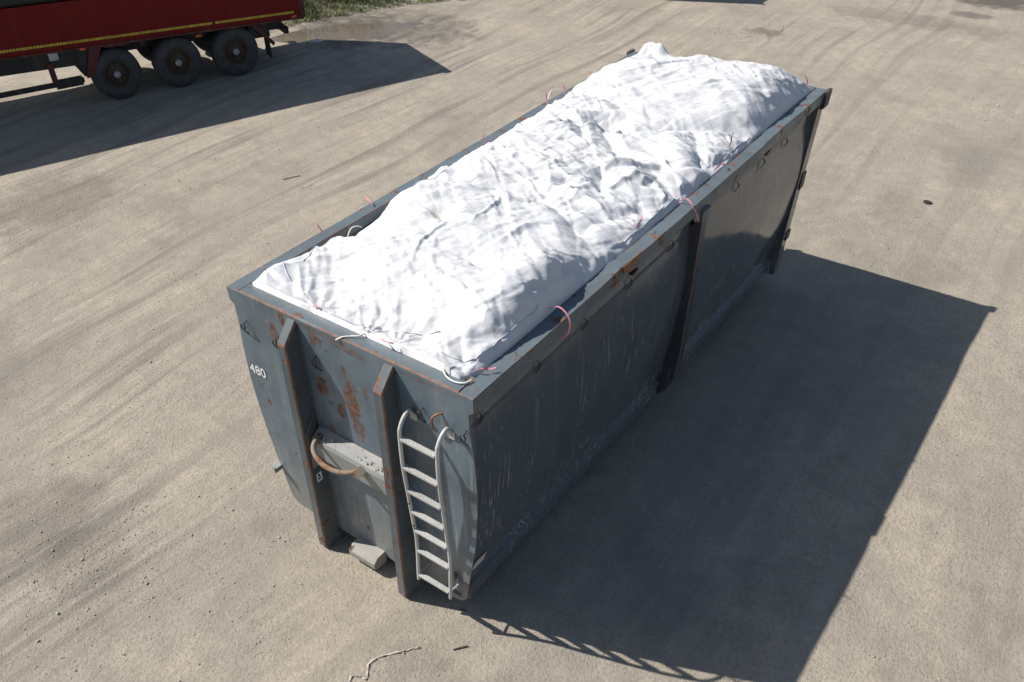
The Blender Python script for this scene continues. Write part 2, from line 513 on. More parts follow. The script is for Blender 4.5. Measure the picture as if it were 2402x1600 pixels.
BLOBS = ((-0.30, 1.88, .085, .10, 1), (0.035, 1.86, .085, .24, 1), (0.07, 1.60, .07, .14, .75), (-0.11, 1.70, .06, .08, .95), (-0.30, 2.34, .04, .10, .9), (-0.005, 2.14, .03, .07, .85),
         (-0.22, 1.74, .05, .03, .5), (-0.27, 1.45, .05, .07, .6), (0.20, 2.03, .03, .07, .7), (-0.77, 2.20, .05, .13, .8), (-0.63, 2.39, .04, .08, 1), (.10, 2.37, .25, .035, .6), (-.2, 2.41, .3, .03, .6), (.75, 2.41, .4, .02, .4))
M_front = steel_mat('worn front paint', rust=0.10, blobs=BLOBS, scratches=0.8, grime=0.85, lowdust=0.45)
M_side = steel_mat('glossy side paint', base=(0.080, 0.096, 0.112), rough=(0.10, 0.20), rust=0.06, scratches=1.3, grime=0.4, lowdust=0.16)
M_rim = steel_mat('worn rim paint', base=(0.112, 0.140, 0.158), rough=(0.35, 0.55), rust=0.40, grime=0.6)
M_edge = rust_mat('rusty edge', amount=0.75)
M_edge2 = rust_mat('chipped rusty edge', amount=0.95)
M_inner = steel_mat('inner wall paint', base=(0.10, 0.10, 0.10), rough=(0.6, 0.8), rust=0.6, grime=0.6)
M_dark = steel_mat('dark underframe paint', base=(0.045, 0.05, 0.058), rough=(0.45, 0.7), rust=0.25, grime=0.5, lowdust=0.35)
M_upr = steel_mat('upright paint', base=(0.075, 0.092, 0.105), rough=(0.35, 0.5), rust=0.35, grime=0.5, lowdust=0.25)
M_dusty = steel_mat('dusty paint', base=(0.27, 0.275, 0.265), rough=(0.6, 0.8), rust=0.38, grime=0.5)
M_hookbar = rust_mat('rusty hook bar', paint=(0.17, 0.135, 0.105), amount=.45)
M_black = plain('black steel rod', (0.02, 0.02, 0.022), 0.45, 0.2)
M_galv = steel_mat('dull galvanised steel', base=(0.50, 0.495, 0.475), rough=(.42, .6), rust=.12, grime=.75)
M_white = plain('white paint marking', (0.74, 0.76, 0.76), 0.6, 0, 0.12, 30)
M_yellow = plain('faded yellow marking', (0.38, 0.36, 0.10), 0.7, 0, 0.3, 40)
M_weld = plain('weld bead', (0.10, 0.11, 0.115), 0.5, 0.3, 0.3, 60, bump=0.4)

HALF = [(1.25, HT), (1.25, 2.337), (1.238, 2.325), (1.205, 2.300), (1.208, 2.14), (1.235, 1.90), (1.249, 1.68), (1.250, 1.45), (1.234, 1.19),
        (1.207, .90), (1.145, .53), (1.112, .31), (1.092, .20), (1.06, .13), (1.01, .095), (.93, .08)]
def half_spline(pts, n=4):
    return [(p.x, p.y) for p in catmull([(x, z, 0) for x, z in pts], n)]
curve = HALF[:4] + half_spline(HALF[4:], 3)
outline = curve + [(-x, z) for x, z in reversed(curve)]
def wy(z): return .05*(HT-z)/2.37        # the front wall leans back a little towards its foot
fwm = MB().prism_y(outline, -0.004, 0.006)
fwm.v = [(x, y+wy(z), z) for x, y, z in fwm.v]
fw = fwm.build('front_wall', [M_front, M_edge], bevel=0.003, bseg=1, bmat=1)
P_(fw)

# side walls: a curved skin with slight dents
body = [(1.195, 2.345)] + [(x-0.035, z) for x, z in half_spline(HALF[4:], 5)]
body = [(1.172, 2.345)] + body[1:]
def side(sg):
    ny = 130; prof = np.array(body); npf = len(prof)
    ys = np.linspace(0.006, LEN-0.12, ny)
    X = np.repeat(prof[:, 0][None], ny, 0); Z = np.repeat(prof[:, 1][None], ny, 0); Y = np.repeat(ys[:, None], npf, 1)
    Y = Y + wy(Z)*(1-Y/LEN)
    dent = 0.010*fbm(Y*1.1+5*sg, Z*1.3, 3, 61) + 0.003*fbm(Y*4, Z*3, 2, 71)
    win = np.clip(np.minimum(Y/0.3, (LEN-.12-Y)/0.3), 0, 1)*np.clip((2.34-Z)/0.15, 0, 1)
    X = X + dent*win
    co = np.stack([sg*X, Y, Z], -1).reshape(-1, 3)
    id_ = np.arange(ny*npf).reshape(ny, npf)
    q = np.stack([id_[:-1, :-1], id_[1:, :-1], id_[1:, 1:], id_[:-1, 1:]], -1).reshape(-1, 4)
    if sg > 0: q = q[:, ::-1]
    o = link('side_wall', grid_mesh('side_wall', co, q), [M_side, M_inner])
    md = o.modifiers.new('plate', 'SOLIDIFY'); md.thickness = 0.006; md.offset = -1; md.material_offset = 1
    return P_(o)
side(1); side(-1)
P_(MB().box(-.93, .93, 0.065, LEN-.12, 0.075, 0.09).build('floor', M_dark))
# lower rail strip along each side
for sg in (1, -1):
    pr = [(1.070, .372), (1.118, .345), (1.122, .325), (1.102, .165), (1.050, .150)]
    o = MB().prism_y([(sg*x, z) for x, z in pr], 0.062, LEN-0.13).build('bottom_rail', M_side, bevel=0.004)
    P_(o)

# rim: box section round the top, a little bent by years of loading
def rim_side(sg):
    ny = 150; ys = np.linspace(0.002, LEN-0.002, ny)
    bend = 0.012*fbm(ys*0.9+3*sg, ys*0+1.5, 3, 81)*np.clip(np.minimum(ys, LEN-ys)/0.4, 0, 1)
    if sg > 0:
        bend = bend - 0.018*np.exp(-((ys-2.05)/0.22)**2) - 0.012*np.exp(-((ys-5.4)/0.4)**2)
    dz = 0.006*fbm(ys*1.4+9*sg, ys*0+4.5, 3, 91)*np.clip(np.minimum(ys, LEN-ys)/0.4, 0, 1)
    sec = [(1.118, HT-.002), (1.25, HT-.002), (1.25, 2.335), (1.165, 2.318), (1.165, 2.36), (1.118, 2.36)]
    vs = []; fs = []; n = len(sec)
    for y, b, d in zip(ys, bend, dz):
        for x, z in sec: vs.append((sg*(x+b), y, z+d))
    for i in range(ny-1):
        for k in range(n):
            fs.append((i*n+k, i*n+(k+1) % n, (i+1)*n+(k+1) % n, (i+1)*n+k))
    fs += [tuple(range(n)), tuple((ny-1)*n+k for k in range(n))]
    o = MB().add(vs, fs).build('top_rim', [M_rim, M_edge], bevel=0.006, bseg=1, bmat=1)
    return P_(o)
rim_side(1); rim_side(-1)
P_(MB().box(-1.117, 1.117, 0.008, 0.135, HT-.10, HT+.002).build('top_rim', [M_rim, M_edge], bevel=0.006, bseg=1, bmat=1))
P_(MB().box(-1.117, 1.117, LEN-.13, LEN-.004, HT-.12, HT+.001).build('top_rim', [M_rim, M_edge], bevel=0.006, bseg=1, bmat=1))
# corner plates on the rim, each leaves a slot beside the side rim
for sg in (1, -1):
    P_(MB().prism_y([(sg*1.075, HT-.02), (sg*1.116, HT-.02), (sg*1.116, HT-.006), (sg*1.075, HT-.006)], .136, .20).build('corner_plate', [M_rim, M_edge], bevel=.003, bmat=1))

# rear frame and door
for sg in (1, -1):
    poly = [(sg*1.245, 2.33), (sg*1.10, 2.33), (sg*.98, .15), (sg*1.205, .16)]
    o = MB().prism_y(poly, LEN-.17, LEN-.003).build('rear_post', [M_side, M_edge], bevel=0.006, bmat=1); P_(o)
    o = MB().prism_y([(sg*1.247, HT+.012), (sg*1.29, HT+.012), (sg*1.285, 2.28), (sg*1.246, 2.26)], LEN-.11, LEN+.03).build('corner_lug', [M_dark, M_edge2], bevel=0.004, bmat=1); P_(o)
    for z0, z1 in ((1.30, 1.50), (.62, .74)):
        x_ = 1.205+(1.245-1.205)*(z0-.16)/2.17
        o = MB().box(min(sg*x_, sg*(x_+.016)), max(sg*x_, sg*(x_+.016)), LEN-.10, LEN+.02, z0, z1).build('door_hinge', M_dark, bevel=.004); P_(o)
P_(MB().prism_y([(-1.1, 2.33), (1.1, 2.33), (.93, .1), (-.93, .1)], LEN-.10, LEN-.02).build('rear_door', M_side))

# mid ribs
M_ribd = steel_mat('dark rib paint', base=(0.042, 0.050, 0.060), rough=(0.25, 0.4), rust=0.06, scratches=1.0, grime=0.4)
def rib(sg):
    y0, y1 = 3.385, 3.50
    outer = [(1.285, 2.315), (1.298, 1.6), (1.295, .75), (1.27, .42), (1.20, .25), (1.08, .14), (.98, .085)]
    inner = [(x-0.050, z) for x, z in HALF[4:15]]
    poly = outer + [(x, z) for x, z in reversed(inner)]
    poly = [(sg*x, z) for x, z in poly]
    return P_(MB().prism_y(poly, y0, y1).build('side_rib', [M_ribd, M_edge], bevel=.005, bmat=1))
rib(1); rib(-1)
for sg in (1, -1):     # cap plate on top of the rib
    o = MB().prism_y([(sg*1.252, 2.36), (sg*1.295, 2.352), (sg*1.29, 2.255), (sg*1.262, 2.245)], 3.365, 3.52).build('rib_cap', [M_rim, M_edge], bevel=.004, bmat=1); P_(o)

# front uprights with skids running back under the floor
for sg in (-1, 1):
    x = sg*.4996; t = .0483
    poly = [(.055, -.03), (-.115, -.043), (-.152, -.013), (-.152, 2.275), (-.0045, 2.435), (.055, 2.0)]
    o = MB().prism_x(poly, x-t, x+t).build('upright', [M_upr, M_edge2], bevel=.011, bseg=1, bmat=1); P_(o)
    wb = MB()
    for s2 in (-1, 1):
        wb.prism_x([(wy(.10)+.003, .10), (wy(.10)-.016, .10), (wy(2.38)-.016, 2.38), (wy(2.38)+.003, 2.38)], min(x+s2*t, x+s2*(t+.020)), max(x+s2*t, x+s2*(t+.020)))
    w = wb.build('weld_flange', M_upr, bevel=.003); P_(w)
    o = MB().box(x-.07, x+.07, .0, LEN-.2, -.043, .074).build('skid', M_dark, bevel=.008); P_(o)

# hook pocket: sloping ledge, dusty face, bowed round bar
led = MB().prism_x([(.018, 1.40), (-.085, 1.335), (-.097, 1.30), (-.085, 1.12), (.030, 1.10)], -.428, .428).build('hook_ledge', [M_dusty, M_edge2], bevel=.006, bmat=1); P_(led)
bar = catmull([(-.36, -.06, 1.345), (-.345, -.135, 1.345), (-.29, -.195, 1.315), (-.17, -.225, 1.275), (-.03, -.215, 1.265), (.08, -.175, 1.275), (.15, -.11, 1.29)], 6)
P_(MB().tube(bar, .0225, 12).build('hook_bar', M_hookbar, smooth=True))
P_(MB().prism_y([(.14, 1.335), (.215, 1.30), (.15, 1.235), (.09, 1.275)], -.165, -.10).build('hook_bar_socket', M_hookbar, bevel=.004))
P_(MB().prism_x([(-.01, 1.55), (-.13, 1.40), (-.13, 1.22), (-.01, 1.14)], -.4495, -.435).build('hook_gusset', [M_upr, M_edge2], bevel=.003, bmat=1))
P_(MB().prism_x([(-.01, 1.50), (-.13, 1.36), (-.13, 1.22), (-.01, 1.14)], .435, .4495).build('hook_gusset', [M_upr, M_edge2], bevel=.003, bmat=1))
mb = MB()          # grit lying on the ledge
for i in range(22):
    px = random.uniform(-.40, .40) if i % 3 else random.uniform(.22, .42); py = random.uniform(-.09, -.02); r = random.uniform(.004, .012)
    pz = 1.335 + (py+.10)*.68 + r*.5
    mb.add([(px-r, py, pz), (px+r, py-r*.4, pz), (px, py+r, pz), (px, py, pz+r), (px, py-r*.6, pz-r)], [(0,1,3),(1,2,3),(2,0,3),(0,4,1),(1,4,2),(2,4,0)])
g_ = P_(mb.build('grit', plain('grit', (.40, .37, .32), .95))); tag(g_, kind='stuff')

# lock block at the foot of the front wall
P_(MB().prism_x([(.055, .145), (-.055, .140), (-.105, .095), (-.105, .035), (-.07, .005), (.055, .0)], -.185, .135).build('lock_block', [steel_mat('dusty block', base=(.33, .315, .285), rough=(.7, .9), rust=.30, grime=.9)], bevel=.004))

# ladder
lad = empty('ladder', (0, 0, 0)); P_(lad); lad['label'] = 'pale galvanised ladder with perforated rungs'
RP = [(.008, 2.04), (-.040, 2.125), (-.10, 2.108), (-.145, 2.05), (-.160, 1.98), (-.160, 1.70), (-.137, 1.39), (-.110, 1.06), (-.090, .78), (-.108, .36), (-.11, .32)]
def rail_y(z):
    zz = [p[1] for p in RP[3:]][::-1]; yy = [p[0] for p in RP[3:]][::-1]
    return float(np.interp(z, zz, yy))
for x in (.69, 1.04):
    MB().tube(catmull([(x, y, z) for y, z in RP], 5), .0165, 10).build('rail', M_galv, lad, smooth=True)
    MB().box(x-.035, x+.035, -.006, .006, 2.01, 2.08).build('mounting_plate', M_galv, lad, bevel=.003)
    MB().tube([(x, -.105, .40), (x, -.02, .38), (x, .045, .38)], .010, 8).build('foot_bracket', M_galv, lad)
def rung(z):
    """channel rung whose tread carries rows of punched holes with raised teeth"""
    y = rail_y(z); w0, w1 = .704, 1.026
    mb = MB()
    nx, nyh = 24, 3; pitch = (w1-w0)/nx; D = .0165
    hole = .0026
    for i in range(nx):
        for j in range(nyh):
            cx = w0+(i+.5)*pitch; cy = y-D+(j+.5)*(2*D/nyh)
            if j == 1: pass
            hx, hy = pitch/2, D/nyh
            vs = [(cx-hx, cy-hy, z), (cx+hx, cy-hy, z), (cx+hx, cy+hy, z), (cx-hx, cy+hy, z)]
            ins = [(cx+hole*1.1*math.cos(a), cy+hole*1.3*math.sin(a), z+(.003 if (i+j) % 2 else 0)) for a in (-2.356, -.785, .785, 2.356)]
            mb.add(vs+ins, [(0,1,5,4),(1,2,6,5),(2,3,7,6),(3,0,4,7)])
    o = mb.build('rung', M_galv, lad)
    MB().box(w0, w1, y-D-.003, y-D, z-.020, z+.001).box(w0, w1, y+D, y+D+.003, z-.020, z+.001).build('rung_side', M_galv, o)
    MB().box(w0, w1, y-D, y+D, z-.020, z-.018).build('rung_web', M_black, o)
for z in (1.965, 1.685, 1.425, 1.18, .945, .695, .395):
    rung(z)

# rope hooks
def hook_mesh():
    pts = [(-.032, 0, -.070), (-.018, -.016, -.045), (.002, -.028, -.022), (.021, -.034, .000), (.020, -.034, .022), (0, -.032, .034), (-.020, -.034, .022), (-.021, -.034, .000), (-.002, -.028, -.022), (.018, -.016, -.045), (.032, 0, -.070)]
    m = MB().tube(catmull(pts, 4), .0048, 6)
    m.tube([(0, -.032, .032), (0, -.010, .052), (0, 0, .055)], .0048, 6)
    me = pymesh('rope_hook', m.v, m.f, True); me.materials.append(M_black); return me
HM = hook_mesh()
M_hookpaint = plain('painted rod', (.10, .12, .13), .5)
def add_hook(x, y, z, rz, tilt=0.0, sc=1.0):
    o = link('rope_hook', HM); P_(o)
    o.location = (x, y-LEN/2, z); o.rotation_euler = (0, tilt, rz); o.scale = (sc, sc, sc)
for y in (.14, .856, 1.523, 2.237, 2.984, 3.652, 4.379, 5.014, 5.624):
    add_hook(1.182, y, 2.17, math.pi/2, random.uniform(-.1, .1), .82)
    add_hook(-1.182, y, 2.17, -math.pi/2, random.uniform(-.1, .1), .82)
for x, z, t in ((-1.11, 2.13, .35), (-.735, 2.12, .3), (-.29, 2.11, 0), (.775, 2.11, .2), (1.17, 2.09, .2)):
    add_hook(x, wy(z)-.004, z, 0, t, 1.05)
P_(MB().tube(catmull([(.965, .004, 2.20), (.93, -.03, 2.19), (.905, -.045, 2.15), (.895, -.03, 2.05)], 4), .009, 8).build('bent_rod', M_edge2, smooth=True))

# markings, stickers and small fittings
def text_mesh(name, body, size, mat, loc, rot):
    cu = bpy.data.curves.new(name, 'FONT'); cu.body = body; cu.size = size; cu.extrude = 0.0008; cu.offset = size*0.012
    ob = bpy.data.objects.new(name, cu); C.objects.link(ob)
    dg = bpy.context.evaluated_depsgraph_get()
    me = bpy.data.meshes.new_from_object(ob.evaluated_get(dg))
    bpy.data.objects.remove(ob); bpy.data.curves.remove(cu)
    o = link(name, me, mat); o.location = loc; o.rotation_euler = rot
    return P_(o)
text_mesh('number_marking', '480', .135, M_white, (-1.212, wy(1.67)-.0068, 1.622), (math.pi/2+.021, math.radians(-1), 0))
mb = MB()
for p in ([(-1.15, 1.555), (-1.13, 1.51)], [(-1.125, 1.55), (-1.12, 1.505)], [(-1.125, 1.53), (-1.10, 1.545)], [(-1.125, 1.53), (-1.095, 1.50)]):
    mb.tube([(p[0][0], wy(1.53)-.005, p[0][1]), (p[1][0], wy(1.53)-.005, p[1][1])], .003, 5)
P_(mb.build('chalk_scribble', M_yellow))
P_(MB().add([(-.4502, -.10, .90), (-.4502, -.04, .90), (-.4502, -.04, .80), (-.4502, -.10, .80)], [(0,1,2,3)]).build('sticker', M_white))
mb = MB().box(-.4497, -.4494, -.088, -.055, .825, .845).box(-.4497, -.4494, -.085, -.06, .858, .886)
P_(mb.build('sticker_print', M_black))
P_(MB().add([(-.4502, -.115, 1.12), (-.4502, -.02, 1.12), (-.4502, -.02, .98), (-.4502, -.115, .98)], [(0,1,2,3)]).build('sticker', plain('grey sticker', (.27, .255, .24), .7)))
# reflector sheet on the right side low at the front corner: follows the curve of the wall
def on_wall(z): 
    zz = [p[1] for p in body][::-1]; xx = [p[0] for p in body][::-1]
    return float(np.interp(z, zz, xx))
mb = MB()
zs = [.52, .55, .58, .61]
vs = []
for z in zs:
    vs += [(on_wall(z)+.010, .075+(z-.52)*.5, z), (on_wall(z)+.010, .25+(z-.52)*.2, z-.01)]
mb.add(vs, [(2*i, 2*i+1, 2*i+3, 2*i+2) for i in range(3)])
P_(mb.build('reflector_sheet', plain('pale reflector sheet', (.50, .46, .44), .35)))
# lug on the left edge and a peg at the right foot
P_(MB().box(-1.215, -1.125, -.03, .045, .535, .545).prism_y([(-1.17, .535), (-1.15, .535), (-1.14, .48), (-1.16, .48)], -.04, .045).build('side_lug', [M_dusty], bevel=.003))
P_(MB().box(.86, 1.03, .015, .05, .16, .20).build('foot_tab', M_dusty, bevel=.006))
P_(MB().tube([(1.015, .015, .42), (1.015, .01, .30), (1.03, .015, .29)], .007, 6).build('locking_pin', M_galv))
P_(MB().tube(catmull([(.98, .045, .46), (.995, .015, .44), (1.00, .015, .40)], 3), .014, 8).build('pin_holder', M_dark))
for sg in (1, -1):     # rear rollers and their brackets
    P_(MB().lathe_x([(-.10, .02), (-.10, .085), (.10, .085), (.10, .02)], 24, (sg*.86, 5.95, .042)).build('roller', M_dark, smooth=False))
    P_(MB().box(min(sg*.965, sg*.99), max(sg*.965, sg*.99), 5.80, 6.05, .06, .22).build('roller_bracket', M_dusty, bevel=.006))
# weld seam and a rusty tear on the rim
P_(MB().prism_x([(1.98, HT+.008), (2.30, HT+.008), (2.26, HT-.05), (2.12, HT-.10), (2.0, HT-.06)], 1.2405, 1.2465).build('rust_scale', M_edge2))
for y in (2.22, 5.0):
    P_(MB().prism_x([(y-.06, 2.30), (y+.06, 2.30), (y+.03, 2.27), (y-.02, 2.265)], 1.195, 1.235).build('rim_bracket', M_black))

# ------------------------------------------------------------------ white bag
BX, BY = 200, 560
TIE_XY = [(-1.10, .30), (-1.10, .985), (-1.1, 1.64), (-1.10, 3.237), (-1.10, 4.372), (-1.10, 5.329), (1.05, 6.40), (1.07, 4.427), (1.09, 3.95), (1.10, 3.22),
          (1.07, 2.522), (1.09, 1.107), (1.05, .235), (.46, .12), (-.36, .12), (.17, .12), (-.95, 6.40)]
def bag():
    bu = np.linspace(-1, 1, BX); bv = np.linspace(0, 1, BY)
    U, V = np.meshgrid(bu, bv, indexing='ij')
    y0, y1 = 0.118, 6.47
    Y = y0 + (y1-y0)*V
    yk = [0.1, .3, .6, .85, 1.1, 1.25, 1.4, 1.65, 2.1, 2.6, 6.0, 6.5]
    xl = np.interp(Y, yk, [-1.06, -1.115, -1.08, -1.02, -.955, -.935, -.95, -1.03, -1.10, -1.11, -1.11, -1.09])
    xr = np.interp(Y, [0.1, .3, .6, 1.0, 2.0, 6.5], [1.04, 1.10, 1.116, 1.116, 1.114, 1.105])
    X = (xl+xr)/2 + U*(xr-xl)/2
    yy = [.1, .2, .35, .55, .8, 1.1, 1.5, 1.9, 2.2, 2.5, 2.9, 3.4, 3.9, 4.3, 4.7, 5.1, 5.5, 5.85, 6.15, 6.35, 6.47]
    hh = [.04, .06, .09, .13, .175, .21, .22, .21, .185, .165, .16, .155, .155, .17, .22, .275, .305, .31, .27, .185, .07]
    hm = np.interp(Y, yy, hh)
    prof = np.where(U > 0, np.clip(1 - np.abs(U)**5.6, 0, 1)**0.85, np.clip(1 - np.abs(U)**5.5, 0, 1)**0.6)
    edge_y = np.clip(np.minimum(V/.02, (1-V)/.03), 0, 1)
    pin_z = 2.44 + .03*np.exp(-(Y-y0)/.06) - .07*np.exp(-((Y-1.18)/.28)**2)*np.clip(-U, 0, 1)**2
    pin_z = pin_z + .055*np.exp(-((Y-.36)/.24)**2)*np.clip(-U, 0, 1)**2 + .08*np.exp(-((Y-.95)/.10)**2)*np.clip(-U, 0, 1)**4
    S = pin_z + hm*prof
    S += 0.16*np.exp(-((X-.95)/.30)**2 - ((Y-.95)/.52)**2)*np.clip(1-np.abs(U)**14, 0, 1)**.6           # steep right flank of the front load
    S += 0.05*np.exp(-((X-.7)/.45)**2 - ((Y-5.7)/.55)**2)*prof
    S -= 0.13*np.exp(-((X+.75)/.45)**2 - ((Y-6.0)/.5)**2)*prof
    S -= 0.10*np.exp(-((X+.75)/.45)**2 - ((Y-.50)/.45)**2)*prof
    S -= 0.085*np.exp(-((X+.34)/.12)**2 - ((Y-1.62)/.10)**2)
    def valley(p, q, w, d):
        p = np.array(p); q = np.array(q); dv = q-p; L2 = dv@dv
        t = np.clip(((X-p[0])*dv[0]+(Y-p[1])*dv[1])/L2, 0, 1)
        r = np.hypot(X-p[0]-t*dv[0], Y-p[1]-t*dv[1])
        return -d*np.exp(-(r/w)**1.3)
    S += valley((.15, 2.40), (.95, 1.95), .09, .05) + valley((-.9, 2.25), (.15, 2.40), .12, .03)
    S += valley((.75, 2.2), (.95, 2.75), .09, .06) + valley((.1, 3.7), (1.0, 3.25), .08, .05) + valley((-.5, 3.9), (-.1, 4.35), .08, .06)
    S += valley((.35, 4.35), (1.0, 4.75), .09, .07) + valley((-.8, 3.05), (-.2, 3.3), .08, .05) + valley((.55, 2.75), (.25, 3.3), .07, .05)
    S += valley((-.95, 4.75), (-.3, 4.55), .10, .06) + valley((.98, 3.9), (.7, 4.3), .08, .06) + valley((-1.0, 4.55), (-.75, 4.95), .07, .05)
    S += valley((-.6, .30), (.15, .20), .05, .035) + valley((.15, .2), (.75, .45), .05, .05)
    S += 0.17*np.exp(-(np.abs(X+.88)/.16)**4 - (np.abs(Y-6.37)/.075)**2)            # gathered ear of cloth at the back corner
    S += 0.030*fbm(X*1.3, Y*1.3, 1, 101)*prof
    S = np.maximum(S, pin_z + .03*np.clip((1-np.abs(U))/.06, 0, 1))
    # folds gathered towards every tie
    for k, (tx, ty) in enumerate(TIE_XY):
        r = np.hypot(X-tx, Y-ty); th = np.arctan2(Y-ty, X-tx)
        nf = 9 + (k*5) % 6
        tri = np.abs(((th*nf/(2*math.pi) + .13*k + .25*vnoise(r*3, th*2, 7+k)) % 1)*2-1)-.5
        S += .040*tri*np.exp(-r/.22)*np.clip(r/.08, 0, 1)*prof
    slack = np.clip(np.exp(-((Y-3.3)/1.15)**4), 0, 1)
    slack = np.maximum(slack, .27)
    slack = slack*(.75+.9*fbm(X*1.1+4, Y*1.1, 2, 131))
    def facets(n, amp, ang, asp, seed):
        """a sheet of tilted flat facets with sharp creases between them, drawn out along one direction"""
        r = np.random.default_rng(seed)
        ca, sa = math.cos(ang), math.sin(ang); q = math.sqrt(asp)
        A = (X*ca+Y*sa)/q; B = (-X*sa+Y*ca)*q
        lo = (A.min()-.1, B.min()-.1); hi = (A.max()+.1, B.max()+.1)
        n2 = int(n*(hi[0]-lo[0])*(hi[1]-lo[1]))
        pts = r.random((n2, 2))*np.array([hi[0]-lo[0], hi[1]-lo[1]]) + np.array(lo)
        frame = [(lo[0]-.5, lo[1]-.5), (hi[0]+.5, lo[1]-.5), (hi[0]+.5, hi[1]+.5), (lo[0]-.5, hi[1]+.5)]
        Pp = [Vector((float(a), float(b))) for a, b in pts] + [Vector(f) for f in frame]
        res = delaunay_2d_cdt(Pp, [], [], 0, 1e-6)
        hv = r.normal(size=len(res[0])); vc = np.array([(p.x, p.y) for p in res[0]])
        out = np.zeros(X.size); Af = A.ravel(); Bf = B.ravel()
        # bucket the cloth points so that each facet only visits its own neighbourhood
        cs = 1.2/math.sqrt(n)
        key = (np.floor((Af-lo[0])/cs).astype(int))*4096 + np.floor((Bf-lo[1])/cs).astype(int)
        order = np.argsort(key, kind='stable'); ks = key[order]
        for f in res[2]:
            a, b, c = vc[list(f)]
            den = (b[1]-c[1])*(a[0]-c[0]) + (c[0]-b[0])*(a[1]-c[1])
            if abs(den) < 1e-12: continue
            i0 = int((min(a[0], b[0], c[0])-lo[0])//cs); i1 = int((max(a[0], b[0], c[0])-lo[0])//cs)
            j0 = int((min(a[1], b[1], c[1])-lo[1])//cs); j1 = int((max(a[1], b[1], c[1])-lo[1])//cs)
            ids = [order[np.searchsorted(ks, i*4096+j0):np.searchsorted(ks, i*4096+j1, 'right')] for i in range(max(i0, 0), i1+1)]
            ids = np.concatenate(ids) if ids else np.empty(0, int)
            if not len(ids): continue
            px, py = Af[ids], Bf[ids]
            l1 = ((b[1]-c[1])*(px-c[0]) + (c[0]-b[0])*(py-c[1]))/den
            l2 = ((c[1]-a[1])*(px-c[0]) + (a[0]-c[0])*(py-c[1]))/den
            l3 = 1-l1-l2
            ins = (l1 >= -1e-6) & (l2 >= -1e-6) & (l3 >= -1e-6)
            out[ids[ins]] = (l1*hv[f[0]] + l2*hv[f[1]] + l3*hv[f[2]])[ins]
        return amp*out.reshape(X.shape)
    pr2 = np.clip((1-np.abs(U))/.05, 0, 1)*np.clip(V/.012, 0, 1)*np.clip((1-V)/.012, 0, 1)
    Z = S + (facets(6, .040, .75, 2.2, 5) + facets(17, .042, -.45, 2.6, 6))*slack*pr2
    Z += (facets(45, .016, .95, 3.5, 8)*(slack*.85+.12) + facets(60, .010, -.2, 5.0, 21)*(slack*.7+.18))*pr2 + facets(330, .0016, .2, 3.0, 9)*pr2
    mk1 = np.clip(fbm(X*1.4+3, Y*1.4, 3, 151)*2.2+.45, 0, 1); mk2 = np.clip(fbm(X*1.4-8, Y*1.4, 3, 161)*2.2+.45, 0, 1)
    Z += (facets(210, .0062, .65, 4.5, 22)*mk1 + facets(210, .0062, -.75, 4.5, 23)*mk2 + facets(520, .0024, 1.3, 4.0, 24)*np.maximum(mk1, mk2))*pr2*(.55+.5*np.clip(slack, 0, 1))
    Z += (facets(13, .0095, 1.15, 7.0, 14) + facets(34, .0065, .35, 7.0, 15) + facets(30, .0075, -.75, 5.0, 17) + facets(120, .0030, .8, 3.0, 18))*(1.05-.6*slack)*pr2       # long straight creases on the tight loads
    # sharp pinched ridges where the sheet was folded flat
    rr = np.random.default_rng(44)
    for _ in range(90):
        cx_, cy_ = rr.uniform(-.95, .95), rr.uniform(.5, 6.1); a_ = rr.normal(.55, .6); L_ = rr.uniform(.15, .6)
        if rr.random() > .35+.65*np.exp(-((cy_-3.2)/1.3)**2): continue
        t = (X-cx_)*math.cos(a_)+(Y-cy_)*math.sin(a_); n_ = -(X-cx_)*math.sin(a_)+(Y-cy_)*math.cos(a_) + .04*np.sin(t*7+cx_*9)
        w_ = rr.uniform(.025, .06)
        Z += rr.uniform(.012, .032)*np.clip(1-np.abs(n_)/w_, 0, 1)*np.clip(1-(t/L_)**2, 0, 1)*pr2*np.where(n_ > 0, 1, .55+.45*np.clip(1-np.abs(n_)/w_, 0, 1))
    flank = np.clip((U-.72)/.2, 0, 1)*np.clip((1-U)/.03, 0, 1)
    Xw = X + flank*(.035*fbm(Y*5.5, X*5.5, 3, 171) + facets(70, .010, 1.4, 4.0, 25))
    P = np.stack([Xw, Y, Z], -1)
    lap = (P[2:, 1:-1]+P[:-2, 1:-1]+P[1:-1, 2:]+P[1:-1, :-2])/4 - P[1:-1, 1:-1]
    P[1:-1, 1:-1] += lap*.10
    return P
BP = bag()
bag_root = empty('liner_bag', (0, 3.3*SCL, 2.4*SCL+LIFT)); bag_root.scale = (1, SCL, SCL)
tag(bag_root, 'white woven plastic bag swelling out of the steel container', 'bag')
bi = np.arange(BX*BY).reshape(BX, BY)
bq = np.stack([bi[:-1, :-1], bi[1:, :-1], bi[1:, 1:], bi[:-1, 1:]], -1).reshape(-1, 4)
